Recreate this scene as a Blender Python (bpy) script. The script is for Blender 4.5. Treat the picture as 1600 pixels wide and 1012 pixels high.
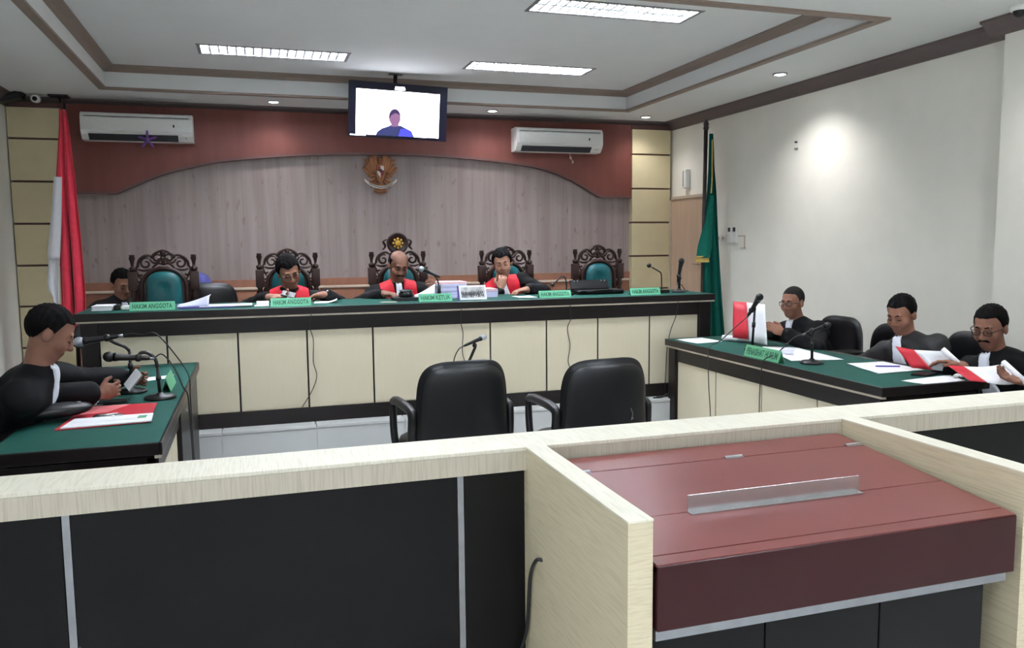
import bpy, bmesh, math, random
import numpy as np
from mathutils import Vector, Matrix
random.seed(7); rng = np.random.default_rng(7)
scene = bpy.context.scene
COL = scene.collection
for o in list(bpy.data.objects): bpy.data.objects.remove(o)

# ------------------------------------------------------------------ camera
CAMZ = 1.5
cd = bpy.data.cameras.new('camera'); cam = bpy.data.objects.new('camera', cd); COL.objects.link(cam)
cd.sensor_fit = 'HORIZONTAL'; cd.sensor_width = 36; cd.lens = 28.4568; cd.clip_start = .05; cd.clip_end = 60
rt = Vector((0.952728, -0.303668, -0.009712)); dn = Vector((-0.039538, -0.092225, -0.994953)); fw = Vector((0.301240, 0.948304, -0.099872))
up = -dn
cam.matrix_world = Matrix(((rt.x, up.x, -fw.x, 0), (rt.y, up.y, -fw.y, 0), (rt.z, up.z, -fw.z, CAMZ), (0, 0, 0, 1)))
scene.camera = cam

# ------------------------------------------------------------------ world and exposure
w = bpy.data.worlds.new('world'); scene.world = w; w.use_nodes = True
w.node_tree.nodes['Background'].inputs[0].default_value = (.8, .9, 1, 1)
w.node_tree.nodes['Background'].inputs[1].default_value = .05
vs = scene.view_settings
vs.view_transform = 'Standard'; vs.look = 'None'; vs.gamma = 1; vs.use_curve_mapping = False
vs.exposure = 1.14
TUBE = 165.0        # fluorescent tube radiance
SPOT = 10.0         # downlight power, W
PANE_GLOW = 1.35          # radiance of the glowing windows added behind the camera to brighten the room

# ------------------------------------------------------------------ materials
def lin(c):
    return tuple(((v/255)/12.92 if v/255 <= .04045 else (((v/255)+.055)/1.055)**2.4) for v in c)
MATS = {}
def mat(name, rgb, rough=.5, metal=0., var=.06, scale=30., stretch=None, bump=0., spec=.5, emit=None, es=0., coat=0., coord='Object', rgb2=None, contrast=None, sheen=0.):
    if name in MATS: return MATS[name]
    m = bpy.data.materials.new(name); m.use_nodes = True; MATS[name] = m
    nt = m.node_tree; N = nt.nodes; L = nt.links; b = N['Principled BSDF']
    c = lin(rgb)
    b.inputs['Roughness'].default_value = rough; b.inputs['Metallic'].default_value = metal
    b.inputs['Specular IOR Level'].default_value = spec
    b.inputs['Coat Weight'].default_value = coat; b.inputs['Coat Roughness'].default_value = .12
    b.inputs['Sheen Weight'].default_value = sheen
    if emit is not None:
        b.inputs['Emission Color'].default_value = (*lin(emit), 1); b.inputs['Emission Strength'].default_value = es
    tc = N.new('ShaderNodeTexCoord'); mp = N.new('ShaderNodeMapping'); nz = N.new('ShaderNodeTexNoise'); cr = N.new('ShaderNodeValToRGB')
    mp.inputs['Scale'].default_value = stretch or (1, 1, 1)
    nz.inputs['Scale'].default_value = scale; nz.inputs['Detail'].default_value = 4
    L.new(tc.outputs[coord], mp.inputs[0]); L.new(mp.outputs[0], nz.inputs['Vector']); L.new(nz.outputs['Fac'], cr.inputs[0])
    lo = lin(rgb2) if rgb2 else tuple(v*(1-var) for v in c)
    hi = c if rgb2 else tuple(min(1, v*(1+var)) for v in c)
    a, z = contrast or (.35, .65)
    cr.color_ramp.elements[0].position = a; cr.color_ramp.elements[1].position = z
    cr.color_ramp.elements[0].color = (*lo, 1); cr.color_ramp.elements[1].color = (*hi, 1)
    L.new(cr.outputs[0], b.inputs['Base Color'])
    if bump:
        bp = N.new('ShaderNodeBump'); bp.inputs['Strength'].default_value = bump; bp.inputs['Distance'].default_value = .002
        L.new(nz.outputs['Fac'], bp.inputs['Height']); L.new(bp.outputs[0], b.inputs['Normal'])
    return m

mat('ceiling_paint', (226, 228, 226), .9, var=.01, scale=4)
mat('wall_paint', (242, 240, 228), .85, var=.015, scale=5)
mat('left_wall_paint', (242, 242, 234), .85, var=.015, scale=5)
mat('trim_brown', (140, 123, 112), .6, var=.03)
mat('cornice_brown', (100, 88, 86), .6, var=.03)
mat('panel_cream', (214, 201, 162), .45, var=.02, scale=8)
mat('groove_brown', (92, 62, 58), .6)
mat('arch_brown', (112, 64, 56), 0.5, var=.06, scale=14, stretch=(1, 1, .12), spec=0.25)
mat('wainscot', (140, 94, 72), .45, var=.08, scale=18, stretch=(1, 1, .1))
mat('rail_pale', (196, 180, 160), .5)
mat('floor_tile', (226, 228, 226), .25, var=.03, scale=3)
mat('platform_tile', (196, 198, 198), .3, var=.03, scale=3)
mat('grout', (150, 150, 148), .8)
mat('espresso', (24, 18, 18), .32, var=.12, scale=20, stretch=(.15, 1, 1), spec=0.3)
mat('espresso_v', (23, 18, 18), .35, var=.12, scale=20, stretch=(1, 1, .15), spec=0.3)
mat('dark_panel', (12, 10, 12), .4, var=.08, scale=3, spec=0.18)
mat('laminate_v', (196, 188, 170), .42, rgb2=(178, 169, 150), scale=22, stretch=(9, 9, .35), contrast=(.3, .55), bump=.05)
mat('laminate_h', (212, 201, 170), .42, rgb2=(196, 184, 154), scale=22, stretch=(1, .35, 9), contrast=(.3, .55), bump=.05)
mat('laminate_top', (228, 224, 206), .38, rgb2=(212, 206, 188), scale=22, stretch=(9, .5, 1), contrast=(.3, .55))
mat('desk_cream', (216, 207, 182), .45, rgb2=(214, 204, 176), scale=20, stretch=(8, 8, .3), contrast=(.3, .6))
mat('green_top', (24, 70, 62), 0.65, var=.05, scale=10, spec=0.12)
mat('strip_pale', (196, 184, 166), .5, var=.12, scale=9)
mat('rosewood', (110, 58, 54), 0.3, var=.04, scale=6, stretch=(.3, 1, 1), spec=0.42)
mat('rosewood_dark', (52, 20, 22), .35, var=.05, scale=6, spec=0.2)
mat('steel', (205, 205, 208), .25, 1., var=.02)
mat('steel_dull', (150, 152, 156), .4, .9, var=.05)
mat('black_plastic', (10, 10, 13), .4, var=.08, spec=.45)
mat('black_leather', (8, 9, 13), .38, var=.12, scale=90, bump=.12, spec=0.28)
mat('cable_black', (18, 18, 20), .5)
mat('white_plastic', (232, 232, 228), .35, var=.015)
mat('grey_plastic', (120, 122, 124), .4)
mat('slot_dark', (46, 48, 52), .6)
mat('carved_wood', (46, 28, 24), 0.42, var=.2, scale=50, bump=.15, spec=0.3)
mat('teal_leather', (10, 78, 82), .33, var=.1, scale=40, bump=.06, spec=0.4)
mat('gold', (198, 158, 70), .35, .8)
mat('gold_fringe', (190, 166, 92), .8)
mat('flag_red', (226, 62, 82), .85, var=.05, sheen=.3, spec=0.1)
mat('flag_white', (236, 236, 240), .85, var=.02)
mat('flag_green', (10, 76, 66), .85, var=.06, spec=0.1)
mat('flag_green_light', (20, 92, 78), .85, var=.06, spec=0.1)
mat('pole_wood', (46, 34, 30), .35)
mat('robe_black', (8, 8, 11), .8, var=.15, scale=60, spec=0.18)
mat('robe_grey', (34, 32, 34), .6, var=.12, scale=60, spec=.35)
mat('robe_red', (186, 16, 36), 0.55, var=.08, scale=20, sheen=0, spec=0.25)
mat('bib_white', (236, 240, 250), .8, var=.02)
mat('suit_black', (14, 14, 19), .75, var=.1)
mat('shirt_white', (205, 205, 220), .8)
mat('scarf_blue', (60, 62, 122), .8, var=.1)
mat('skin_a', (158, 116, 96), 0.6, var=.05, scale=25, spec=0.3)
mat('skin_b', (124, 86, 70), 0.55, var=.05, scale=25, spec=0.35)
mat('skin_c', (146, 103, 84), 0.6, var=.05, scale=25, spec=0.3)
mat('skin_d', (132, 92, 75), 0.6, var=.05, scale=25, spec=0.3)
mat('hair_black', (7, 6, 7), 0.85, var=.25, scale=120, bump=0.15, spec=0.12)
mat('hair_grey', (40, 38, 37), 0.9, var=.2, scale=160, bump=.2, spec=0.1)
mat('eye_white', (225, 222, 216), .3)
mat('eye_dark', (20, 14, 12), .25)
mat('lip', (142, 82, 76), .5)
mat('lens_glass', (16, 17, 20), 0.35, spec=0.25)
mat('paper', (240, 241, 245), .8, var=.015, scale=12)
mat('paper_print', (242, 243, 246), .8, rgb2=(196, 200, 208), scale=60, stretch=(.15, 3, 1), contrast=(.36, .44))
mat('paper_blue', (208, 210, 240), .8, var=.03)
mat('paper_pink', (240, 200, 206), .8)
mat('purple_cover', (70, 52, 140), .6)
mat('folder_red', (188, 30, 46), .45, var=.05)
mat('folder_pink', (222, 120, 124), .45)
mat('plate_green', (104, 188, 148), .55, var=.03)
mat('plate_text', (24, 84, 62), .6)
mat('plate_green_dull', (92, 160, 118), .55, var=.03)
mat('photo_print', (226, 224, 222), .5, rgb2=(150, 150, 154), scale=24, contrast=(.35, .7))
mat('photo_dark', (52, 50, 58), .5)
mat('mic_silver', (176, 182, 190), .35, .6, var=.1, scale=300)
mat('gold_watch', (210, 176, 96), .3, .9)
mat('wood_door', (200, 172, 148), .5, var=.05, scale=14, stretch=(1, 1, .12))
mat('purple_ribbon', (112, 72, 150), .5)
mat('emblem_bronze', (150, 98, 62), .45, .3, var=.1, scale=40)
mat('emblem_red', (150, 36, 40), .5)
mat('emblem_white', (220, 214, 204), .5)
mat('emblem_black', (34, 30, 32), .5)
mat('emblem_green', (52, 88, 60), .5)
mat('tube_light', (255, 255, 255), .4, emit=(242, 246, 255), es=TUBE)
mat('tube_light_added', (255, 255, 255), .4, emit=(242, 246, 255), es=TUBE*.63)  # tubes of the lamps added on the public side
mat('downlight_glow', (255, 255, 255), .4, emit=(250, 248, 255), es=14)
mat('added_glow_pane', (230, 235, 240), .5, emit=(240, 246, 255), es=PANE_GLOW)  # glow of the added window panes
mat('reflector', (222, 228, 232), .45, .0, var=.02)
mat('fixture_grey', (128, 128, 130), .5)
mat('screen_white', (10, 10, 10), .2, emit=(240, 242, 255), es=2.6)
mat('screen_bezel', (10, 11, 30), 0.4, spec=0.2)
mat('screen_navy', (5, 5, 8), .3, emit=(28, 34, 84), es=1)
mat('screen_blue', (5, 5, 8), .3, emit=(58, 60, 190), es=1)
mat('screen_skin', (5, 5, 8), .3, emit=(112, 76, 110), es=1)
mat('screen_hair', (5, 5, 8), .3, emit=(42, 26, 66), es=1)
mat('screen_drape', (5, 5, 8), .3, emit=(214, 190, 206), es=1)
mat('glow_white', (240, 240, 255), .3, emit=(230, 232, 255), es=2.4)

def woodgrain():
    m = bpy.data.materials.new('grey_woodgrain'); m.use_nodes = True; MATS['woodgrain'] = m
    nt = m.node_tree; N = nt.nodes; L = nt.links; b = N['Principled BSDF']; b.inputs['Roughness'].default_value = .5
    tc = N.new('ShaderNodeTexCoord')
    def noise(sc, st, a, z, c0, c1, det=5):
        mp = N.new('ShaderNodeMapping'); mp.inputs['Scale'].default_value = st
        nz = N.new('ShaderNodeTexNoise'); nz.inputs['Scale'].default_value = sc; nz.inputs['Detail'].default_value = det
        cr = N.new('ShaderNodeValToRGB'); cr.color_ramp.elements[0].position = a; cr.color_ramp.elements[1].position = z
        cr.color_ramp.elements[0].color = (*c0, 1); cr.color_ramp.elements[1].color = (*c1, 1)
        L.new(tc.outputs['Object'], mp.inputs[0]); L.new(mp.outputs[0], nz.inputs['Vector']); L.new(nz.outputs['Fac'], cr.inputs[0])
        return cr.outputs[0]
    a = noise(16, (1, 1, .045), .35, .65, lin((138, 123, 120)), lin((155, 141, 137)))
    s = noise(4, (1, 1, .02), .3, .7, (.94, .93, .93), (1, 1, 1), 2)
    k = noise(22, (1, 1, .35), .27, .36, (.76, .71, .69), (1, 1, 1), 2)
    def mul(x, y):
        q = N.new('ShaderNodeMix'); q.data_type = 'RGBA'; q.blend_type = 'MULTIPLY'; q.inputs[0].default_value = 1
        L.new(x, q.inputs[6]); L.new(y, q.inputs[7]); return q.outputs[2]
    L.new(mul(mul(a, s), k), b.inputs['Base Color'])
woodgrain()

# ------------------------------------------------------------------ mesh helpers
def obj_from(name, verts, faces, m, parent=None, smooth=False, world=True):
    me = bpy.data.meshes.new(name)
    off = np.array(parent.location if (parent and world) else (0, 0, 0), float)
    if parent and world and parent.parent: off = off + np.array(parent.parent.location)
    v = np.asarray(verts, float) - off
    me.from_pydata(v.tolist(), [], faces)
    if smooth: me.polygons.foreach_set('use_smooth', [True]*len(me.polygons))
    me.materials.append(MATS[m] if isinstance(m, str) else m)
    me.update()
    o = bpy.data.objects.new(name, me); COL.objects.link(o)
    if parent: o.parent = parent
    return o

class MB:
    def __init__(s): s.v = []; s.f = []; s.T = None
    def _add(s, vs, fs):
        b = len(s.v)
        if s.T is not None: vs = [tuple(s.T @ Vector(p)) for p in vs]
        s.v += [tuple(p) for p in vs]; s.f += [tuple(i+b for i in f) for f in fs]; return s
    def box(s, x0, x1, y0, y1, z0, z1, bev=0.):
        if x0 > x1: x0, x1 = x1, x0
        if y0 > y1: y0, y1 = y1, y0
        if z0 > z1: z0, z1 = z1, z0
        if bev <= 0:
            return s._add([(x0,y0,z0),(x1,y0,z0),(x1,y1,z0),(x0,y1,z0),(x0,y0,z1),(x1,y0,z1),(x1,y1,z1),(x0,y1,z1)],
                          [(0,3,2,1),(4,5,6,7),(0,1,5,4),(1,2,6,5),(2,3,7,6),(3,0,4,7)])
        bm = bmesh.new(); bmesh.ops.create_cube(bm, size=1)
        for v in bm.verts: v.co = Vector(((x0+x1)/2+v.co.x*(x1-x0), (y0+y1)/2+v.co.y*(y1-y0), (z0+z1)/2+v.co.z*(z1-z0)))
        bmesh.ops.bevel(bm, geom=bm.edges[:], offset=bev, segments=2, profile=.5, affect='EDGES')
        return s.frombm(bm)
    def frombm(s, bm):
        bm.verts.ensure_lookup_table(); bm.verts.index_update()
        vs = [tuple(v.co) for v in bm.verts]; fs = [tuple(v.index for v in f.verts) for f in bm.faces]; bm.free()
        return s._add(vs, fs)
    def cyl(s, a, b, r0, r1=None, n=14):
        return s.tube([a, b], [r0, r0 if r1 is None else r1], n)
    def tube(s, pts, r, n=8, flat=None):
        pts = [Vector(p) for p in pts]; m = len(pts)
        rs = r if isinstance(r, (list, tuple)) else [r]*m
        vs = []; ref = None
        for i, p in enumerate(pts):
            t = (pts[min(i+1, m-1)]-pts[max(i-1, 0)])
            t = t.normalized() if t.length > 1e-9 else Vector((0, 0, 1))
            if ref is None:
                ref = Vector((0, 1, 0)) if abs(t.y) < .9 else Vector((1, 0, 0))
            u = (ref - t*ref.dot(t)).normalized(); ref = u; w_ = t.cross(u)
            for k in range(n):
                a = 2*math.pi*k/n
                vs.append(p + u*(math.cos(a)*rs[i]*(flat or 1)) + w_*(math.sin(a)*rs[i]))
        fs = [(i*n+k, i*n+(k+1) % n, (i+1)*n+(k+1) % n, (i+1)*n+k) for i in range(m-1) for k in range(n)]
        fs += [tuple(range(n-1, -1, -1)), tuple((m-1)*n+k for k in range(n))]
        return s._add(vs, fs)
    def lathe(s, c, prof, n=16, axis='z'):
        vs = []; c = Vector(c)
        for r, z in prof:
            for k in range(n):
                a = 2*math.pi*k/n
                p = Vector((r*math.cos(a), r*math.sin(a), z))
                if axis == 'y': p = Vector((p.x, p.z, p.y))
                if axis == 'x': p = Vector((p.z, p.x, p.y))
                vs.append(c+p)
        m = len(prof)
        fs = [(i*n+k, i*n+(k+1) % n, (i+1)*n+(k+1) % n, (i+1)*n+k) for i in range(m-1) for k in range(n)]
        fs += [tuple(range(n-1, -1, -1)), tuple((m-1)*n+k for k in range(n))]
        return s._add(vs, fs)
    def ell(s, c, r, n=14, m=9, rot=None):
        c = Vector(c); r = (r, r, r) if not isinstance(r, (tuple, list)) else r
        vs = []; 
        for i in range(m+1):
            t = math.pi*i/m
            for k in range(n):
                a = 2*math.pi*k/n
                p = Vector((r[0]*math.sin(t)*math.cos(a), r[1]*math.sin(t)*math.sin(a), r[2]*math.cos(t)))
                if rot is not None: p = rot @ p
                vs.append(c+p)
        fs = [(i*n+k, (i+1)*n+k, (i+1)*n+(k+1) % n, i*n+(k+1) % n) for i in range(m) for k in range(n)]
        return s._add(vs, fs)
    def prism(s, poly, y0, y1, plane='xz'):
        n = len(poly)
        if plane == 'xz': vs = [(a, y0, b) for a, b in poly]+[(a, y1, b) for a, b in poly]
        elif plane == 'yz': vs = [(y0, a, b) for a, b in poly]+[(y1, a, b) for a, b in poly]
        else: vs = [(a, b, y0) for a, b in poly]+[(a, b, y1) for a, b in poly]
        fs = [tuple(range(n)), tuple(range(2*n-1, n-1, -1))]+[(i, i+n, (i+1) % n+n, (i+1) % n) for i in range(n)]
        return s._add(vs, fs)
    def sheet(s, P, th=.0):
        """grid of points P[i][j] -> sheet; thickness th gives a closed slab along averaged normals"""
        P = np.asarray(P, float); a, b, _ = P.shape
        if th:
            du = np.gradient(P, axis=0); dv = np.gradient(P, axis=1); nn = np.cross(du, dv)
            nn /= np.linalg.norm(nn, axis=2, keepdims=True)+1e-12
            Q = P - nn*th
            vs = np.concatenate([P.reshape(-1, 3), Q.reshape(-1, 3)]).tolist(); o = a*b
            fs = [(i*b+j, (i+1)*b+j, (i+1)*b+j+1, i*b+j+1) for i in range(a-1) for j in range(b-1)]
            fs += [tuple(o+q for q in reversed(f)) for f in fs]
            for i in range(a-1):
                fs += [(i*b, o+i*b, o+(i+1)*b, (i+1)*b), (i*b+b-1, (i+1)*b+b-1, o+(i+1)*b+b-1, o+i*b+b-1)]
            for j in range(b-1):
                fs += [(j, j+1, o+j+1, o+j), ((a-1)*b+j, o+(a-1)*b+j, o+(a-1)*b+j+1, (a-1)*b+j+1)]
            return s._add(vs, fs)
        return s._add(P.reshape(-1, 3).tolist(), [(i*b+j, (i+1)*b+j, (i+1)*b+j+1, i*b+j+1) for i in range(a-1) for j in range(b-1)])
    def cushion(s, c, outline, t, bend=0., rings=7, p=5, dish=0.):
        """puffed pad in the local xz plane: outline = list of (x,z); thickness t along y"""
        c = Vector(c); n = len(outline)
        cx = sum(q[0] for q in outline)/n; cz = sum(q[1] for q in outline)/n
        vs = []; fs = []
        W = max(abs(q[0]-cx) for q in outline)
        for side in (-1, 1):
            base = len(vs)
            for i in range(rings+1):
                r = i/rings; r = 1-(1-r)**1.6
                y = side*t/2*max(0, 1-r**p)**.5
                if side < 0: y += dish*math.exp(-(r*3)**2)
                for q in outline:
                    x = cx+(q[0]-cx)*r; z = cz+(q[1]-cz)*r
                    vs.append(c+Vector((x, y+bend*((x-cx)/W)**2, z)))
            for i in range(rings):
                for k in range(n):
                    f = (base+i*n+k, base+i*n+(k+1) % n, base+(i+1)*n+(k+1) % n, base+(i+1)*n+k)
                    fs.append(f if side < 0 else tuple(reversed(f)))
        a = rings*n; b = (2*rings+1)*n
        return s._add(vs, fs)
    def build(s, name, m, parent=None, smooth=False, world=True):
        return obj_from(name, s.v, s.f, m, parent, smooth, world)

def superell(w, h, n=4., k=40, top=1.):
    o = []
    for i in range(k):
        a = 2*math.pi*i/k; c, s_ = math.cos(a), math.sin(a)
        x = math.copysign(abs(c)**(2/n), c)*w/2; z = math.copysign(abs(s_)**(2/n), s_)*h/2
        o.append((x*(1+(top-1)*(z/h+.5)), z))
    return o

def tag(o, label=None, cat=None, group=None, kind=None):
    if label: o['label'] = label
    if cat: o['category'] = cat
    if group: o['group'] = group
    if kind: o['kind'] = kind
    return o
def thing(name, label, cat, loc=(0, 0, 0), rz=0., group=None):
    o = bpy.data.objects.new(name, None); COL.objects.link(o); o.empty_display_size = .1
    o.location = loc; o.rotation_euler = (0, 0, math.radians(rz))
    return tag(o, label, cat, group)
def struct(name, mb, m, parent=None, label=None):
    o = mb.build(name, m, parent); o['kind'] = 'structure'
    if label: o['label'] = label
    return o
def copy_tree(root, loc, rz=None, label=None, group=None):
    r = root.copy(); COL.objects.link(r); r.location = loc
    if rz is not None: r.rotation_euler = (0, 0, math.radians(rz))
    if label: r['label'] = label
    if group: r['group'] = group
    for ch in list(root.children):
        c = ch.copy(); COL.objects.link(c); c.parent = r
        for g in list(ch.children):
            d = g.copy(); COL.objects.link(d); d.parent = c
    return r
def share(src, name, loc, parent):
    o = bpy.data.objects.new(name, src.data); COL.objects.link(o); o.parent = parent; o.location = loc; return o
def spl(pts, n=8):
    """Catmull-Rom through pts"""
    P = [Vector(p) for p in pts]; P = [2*P[0]-P[1]]+P+[2*P[-1]-P[-2]]; out = []
    for i in range(1, len(P)-2):
        for k in range(n):
            t = k/n; a, b, c, d = P[i-1], P[i], P[i+1], P[i+2]
            out.append(.5*((2*b)+(c-a)*t+(2*a-5*b+4*c-d)*t*t+(3*b-a-3*c+d)*t**3))
    out.append(P[-2]); return out
def text_mesh(name, body, size, m, parent, mtx, align='CENTER', extrude=.0006):
    cu = bpy.data.curves.new(name, 'FONT'); cu.body = body; cu.size = size; cu.align_x = align; cu.align_y = 'CENTER'; cu.extrude = extrude; cu.offset = .0011
    cu.resolution_u = 2
    t = bpy.data.objects.new(name, cu); COL.objects.link(t)
    dg = bpy.context.evaluated_depsgraph_get()
    me = bpy.data.meshes.new_from_object(t.evaluated_get(dg)); bpy.data.objects.remove(t)
    me.transform(mtx); me.materials.clear(); me.materials.append(MATS[m]); me.name = name
    o = bpy.data.objects.new(name, me); COL.objects.link(o); o.parent = parent
    return o
# ------------------------------------------------------------------ room shell
XL, XR, YB, YF = -2.06, 4.62, 8.5, -3.6
ZL, ZU = 2.85, 3.03            # lower ceiling, coffer ceiling
CX0, CX1, CY0, CY1 = -1.15, 3.73, 4.22, 7.77
PLAT = .28; PY = 5.56
fl = struct('floor', MB().box(XL-.2, XR+.2, YF-.2, YB+.2, -.1, 0), 'floor_tile')
pf = struct('platform', MB().box(XL, XR, PY, YB, 0, PLAT-.02), 'platform_tile', label='low grey tiled platform under the judges bench')
for i in range(11):            # platform edge tiles, each proud of its joints
    x0 = XL+.004+i*.606
    MB().box(x0, min(x0+.6, XR-.004), PY-.012, PY+.3, PLAT-.02, PLAT, .003).build('tread_tile', 'platform_tile', pf)
    MB().box(x0, min(x0+.6, XR-.004), PY-.008, PY, .003, PLAT-.024).build('riser_tile', 'platform_tile', pf)
MB().box(XL, XR, PY+.304, YB, PLAT-.02, PLAT).build('platform_top', 'platform_tile', pf)
wb = struct('wall_back', MB().box(XL-.2, XR+.2, YB, YB+.15, -.1, 3.4), 'wall_paint')
wl = struct('wall_left', MB().box(XL-.15, XL, YF, YB, -.1, 3.4), 'left_wall_paint')
wr = struct('wall_right', MB().box(XR, XR+.15, YF, YB, -.1, 3.4), 'wall_paint')
MB().box(4.5, XR, 2.2, 4.0, 0, ZL).build('pillar', 'wall_paint', wr)
wf = struct('wall_front', MB().box(XL-.2, XR+.2, YF-.15, YF, -.1, 3.4), 'wall_paint')
# ceiling: lower ring, risers, raised field
UP = [(-.34, .80, 6.78, 7.08), (1.83, 2.95, 6.80, 7.10), (1.79, 2.93, 4.95, 5.25), (-.34, .80, 4.95, 5.25)]      # lamp openings in the coffer
LOW = [(x, x+1.14, y, y+.3) for x in (-.3, 1.9) for y in (2.3, -.6)]                                             # openings for the added, unseen lamps on the public side
def plate(x0, x1, y0, y1, z0, z1, holes):
    xs = sorted({x0, x1}|{h[0] for h in holes}|{h[1] for h in holes}); ys = sorted({y0, y1}|{h[2] for h in holes}|{h[3] for h in holes}); m = MB()
    for b0, b1 in zip(ys[:-1], ys[1:]):
        for a0, a1 in zip(xs[:-1], xs[1:]):
            if not any(h[0]-1e-6 <= a0 and a1 <= h[1]+1e-6 and h[2]-1e-6 <= b0 and b1 <= h[3]+1e-6 for h in holes): m.box(a0, a1, b0, b1, z0, z1)
    return m
ce = struct('ceiling', plate(XL-.1, XR+.1, YF-.1, YB+.1, ZL, ZL+.05, LOW+[(CX0, CX1, CY0, CY1)]), 'ceiling_paint')
plate(CX0-.02, CX1+.02, CY0-.02, CY1+.02, ZU, ZU+.04, UP).build('raised_field', 'ceiling_paint', ce)
MB().box(CX0-.03, CX0, CY0-.03, CY1+.03, ZL+.05, ZU).box(CX1, CX1+.03, CY0-.03, CY1+.03, ZL+.05, ZU)\
    .box(CX0, CX1, CY1, CY1+.03, ZL+.05, ZU).box(CX0, CX1, CY0-.03, CY0, ZL+.05, ZU).build('riser', 'ceiling_paint', ce)
def ring(x0, x1, y0, y1, prof):
    """mitred moulding round a rectangle; prof = closed list of (inset, z)"""
    n = len(prof); vs = []
    for sx, sy in ((0, 0), (1, 0), (1, 1), (0, 1)):
        for d, z in prof:
            vs.append(((x0+d) if sx == 0 else (x1-d), (y0+d) if sy == 0 else (y1-d), z))
    fs = [(a*n+k, a*n+(k+1) % n, ((a+1) % 4)*n+(k+1) % n, ((a+1) % 4)*n+k) for a in range(4) for k in range(n)]
    m = MB(); m._add(vs, fs); return m
struct('trim_1', ring(CX0, CX1, CY0, CY1, [(0, ZU-.05), (.012, ZU-.05), (.03, ZU-.025), (.085, ZU-.008), (.085, ZU), (0, ZU)]), 'trim_brown', label='brown crown moulding inside the ceiling coffer')
struct('trim_2', ring(CX0, CX1, CY0, CY1, [(-.05, ZL-.014), (.012, ZL-.014), (.012, ZL+.004), (-.05, ZL+.004)]), 'trim_brown', label='thin brown edge strip round the ceiling coffer')
struct('trim_3', ring(XL, XR, YF, YB, [(0, 2.755), (.016, 2.755), (.03, 2.775), (.075, 2.82), (.1, 2.835), (.1, ZL), (0, ZL)]), 'cornice_brown', label='brown cornice along the top of the walls')
MB().prism([(4.4, ZL), (4.4, 2.835), (4.43, 2.82), (4.47, 2.775), (4.484, 2.755), (4.62, 2.755), (4.62, ZL)], 2.1, 4.1).build('pillar_cornice', 'cornice_brown', bpy.data.objects['trim_3'])
# added glowing windows on the public side, out of view, as extra light
def window(name, ax, a0, a1, z0, z1, w, n, label):
    o = MB()
    P_ = (lambda u0, u1, zz0, zz1, d0, d1: o.box(XL+d0, XL+d1, u0, u1, zz0, zz1)) if ax == 'l' else (lambda u0, u1, zz0, zz1, d0, d1: o.box(u0, u1, YF+d0, YF+d1, zz0, zz1))
    P_(a0-.06, a1+.06, z0-.06, z0, .001, .05); P_(a0-.06, a1+.06, z1, z1+.06, .001, .05)
    for k in range(n+1):
        u = a0+(a1-a0)*k/n; P_(u-.03, u+.03, z0, z1, .001, .05)
    t = struct(name, o, 'trim_brown', label=label)
    for k in range(n):
        o = MB(); u0 = a0+(a1-a0)*k/n+.03; u1 = a0+(a1-a0)*(k+1)/n-.03
        if ax == 'l': o.box(XL+.005, XL+.02, u0, u1, z0, z1)
        else: o.box(u0, u1, YF+.005, YF+.02, z0, z1)
        o.build('pane', 'added_glow_pane', t)
window('added_window_1', 'l', -3.2, .6, .95, 2.35, wl, 4, 'added, unseen glowing window row in the left wall on the public side')
window('added_window_2', 'f', -.9, 3.5, .95, 2.35, wf, 5, 'added, unseen glowing window row behind the public seats')
# back wall cladding
MB().box(-1.62, 4.1, 8.462, YB, 1.15, 2.6).build('woodgrain_panel', MATS['woodgrain'], wb)
arch = [(-1.62, 2.8), (-1.62, 2.0), (-1.19, 2.0)]
A = [(-1.19, 2.0), (-.81, 2.175), (-.5, 2.26), (-.23, 2.315), (.1, 2.355), (.37, 2.38), (.85, 2.405), (1.32, 2.415), (1.85, 2.41), (2.34, 2.385), (2.75, 2.345), (3.07, 2.29), (3.4, 2.17), (3.71, 2.005)]
A = [(p.x, p.z) for p in spl([(a, 0, b) for a, b in A], 4)]
arch += A[1:]+[(4.1, 2.0), (4.1, 2.8)]
ap = MB().prism(arch, 8.405, 8.465).build('arch_panel', 'arch_brown', wb)
lip = [(-1.62, 2.0), (-1.19, 2.0)]+A[1:]+[(4.1, 2.0)]
m = MB()
for a, b in zip(lip[:-1], lip[1:]):
    m._add([(a[0], 8.398, a[1]-.012), (b[0], 8.398, b[1]-.012), (b[0], 8.398, b[1]+.012), (a[0], 8.398, a[1]+.012),
            (a[0], 8.47, a[1]-.012), (b[0], 8.47, b[1]-.012), (b[0], 8.47, b[1]+.012), (a[0], 8.47, a[1]+.012)],
           [(0, 1, 2, 3), (4, 7, 6, 5), (0, 4, 5, 1), (3, 2, 6, 7)])
m.build('arch_edge', 'groove_brown', ap)
MB().box(-1.62, 4.1, 8.45, YB, PLAT, 1.04).build('wainscot', 'wainscot', wb)
MB().box(-1.62, 4.1, 8.44, YB, 1.085, 1.16).build('wainscot_cap', 'wainscot', wb)
MB().box(-1.62, 4.1, 8.43, YB, 1.06, 1.085, .006).build('chair_rail', 'rail_pale', wb)
MB().box(-1.62, 4.1, 8.452, YB, 1.04, 1.06).build('wainscot_band', 'wainscot', wb)
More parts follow.
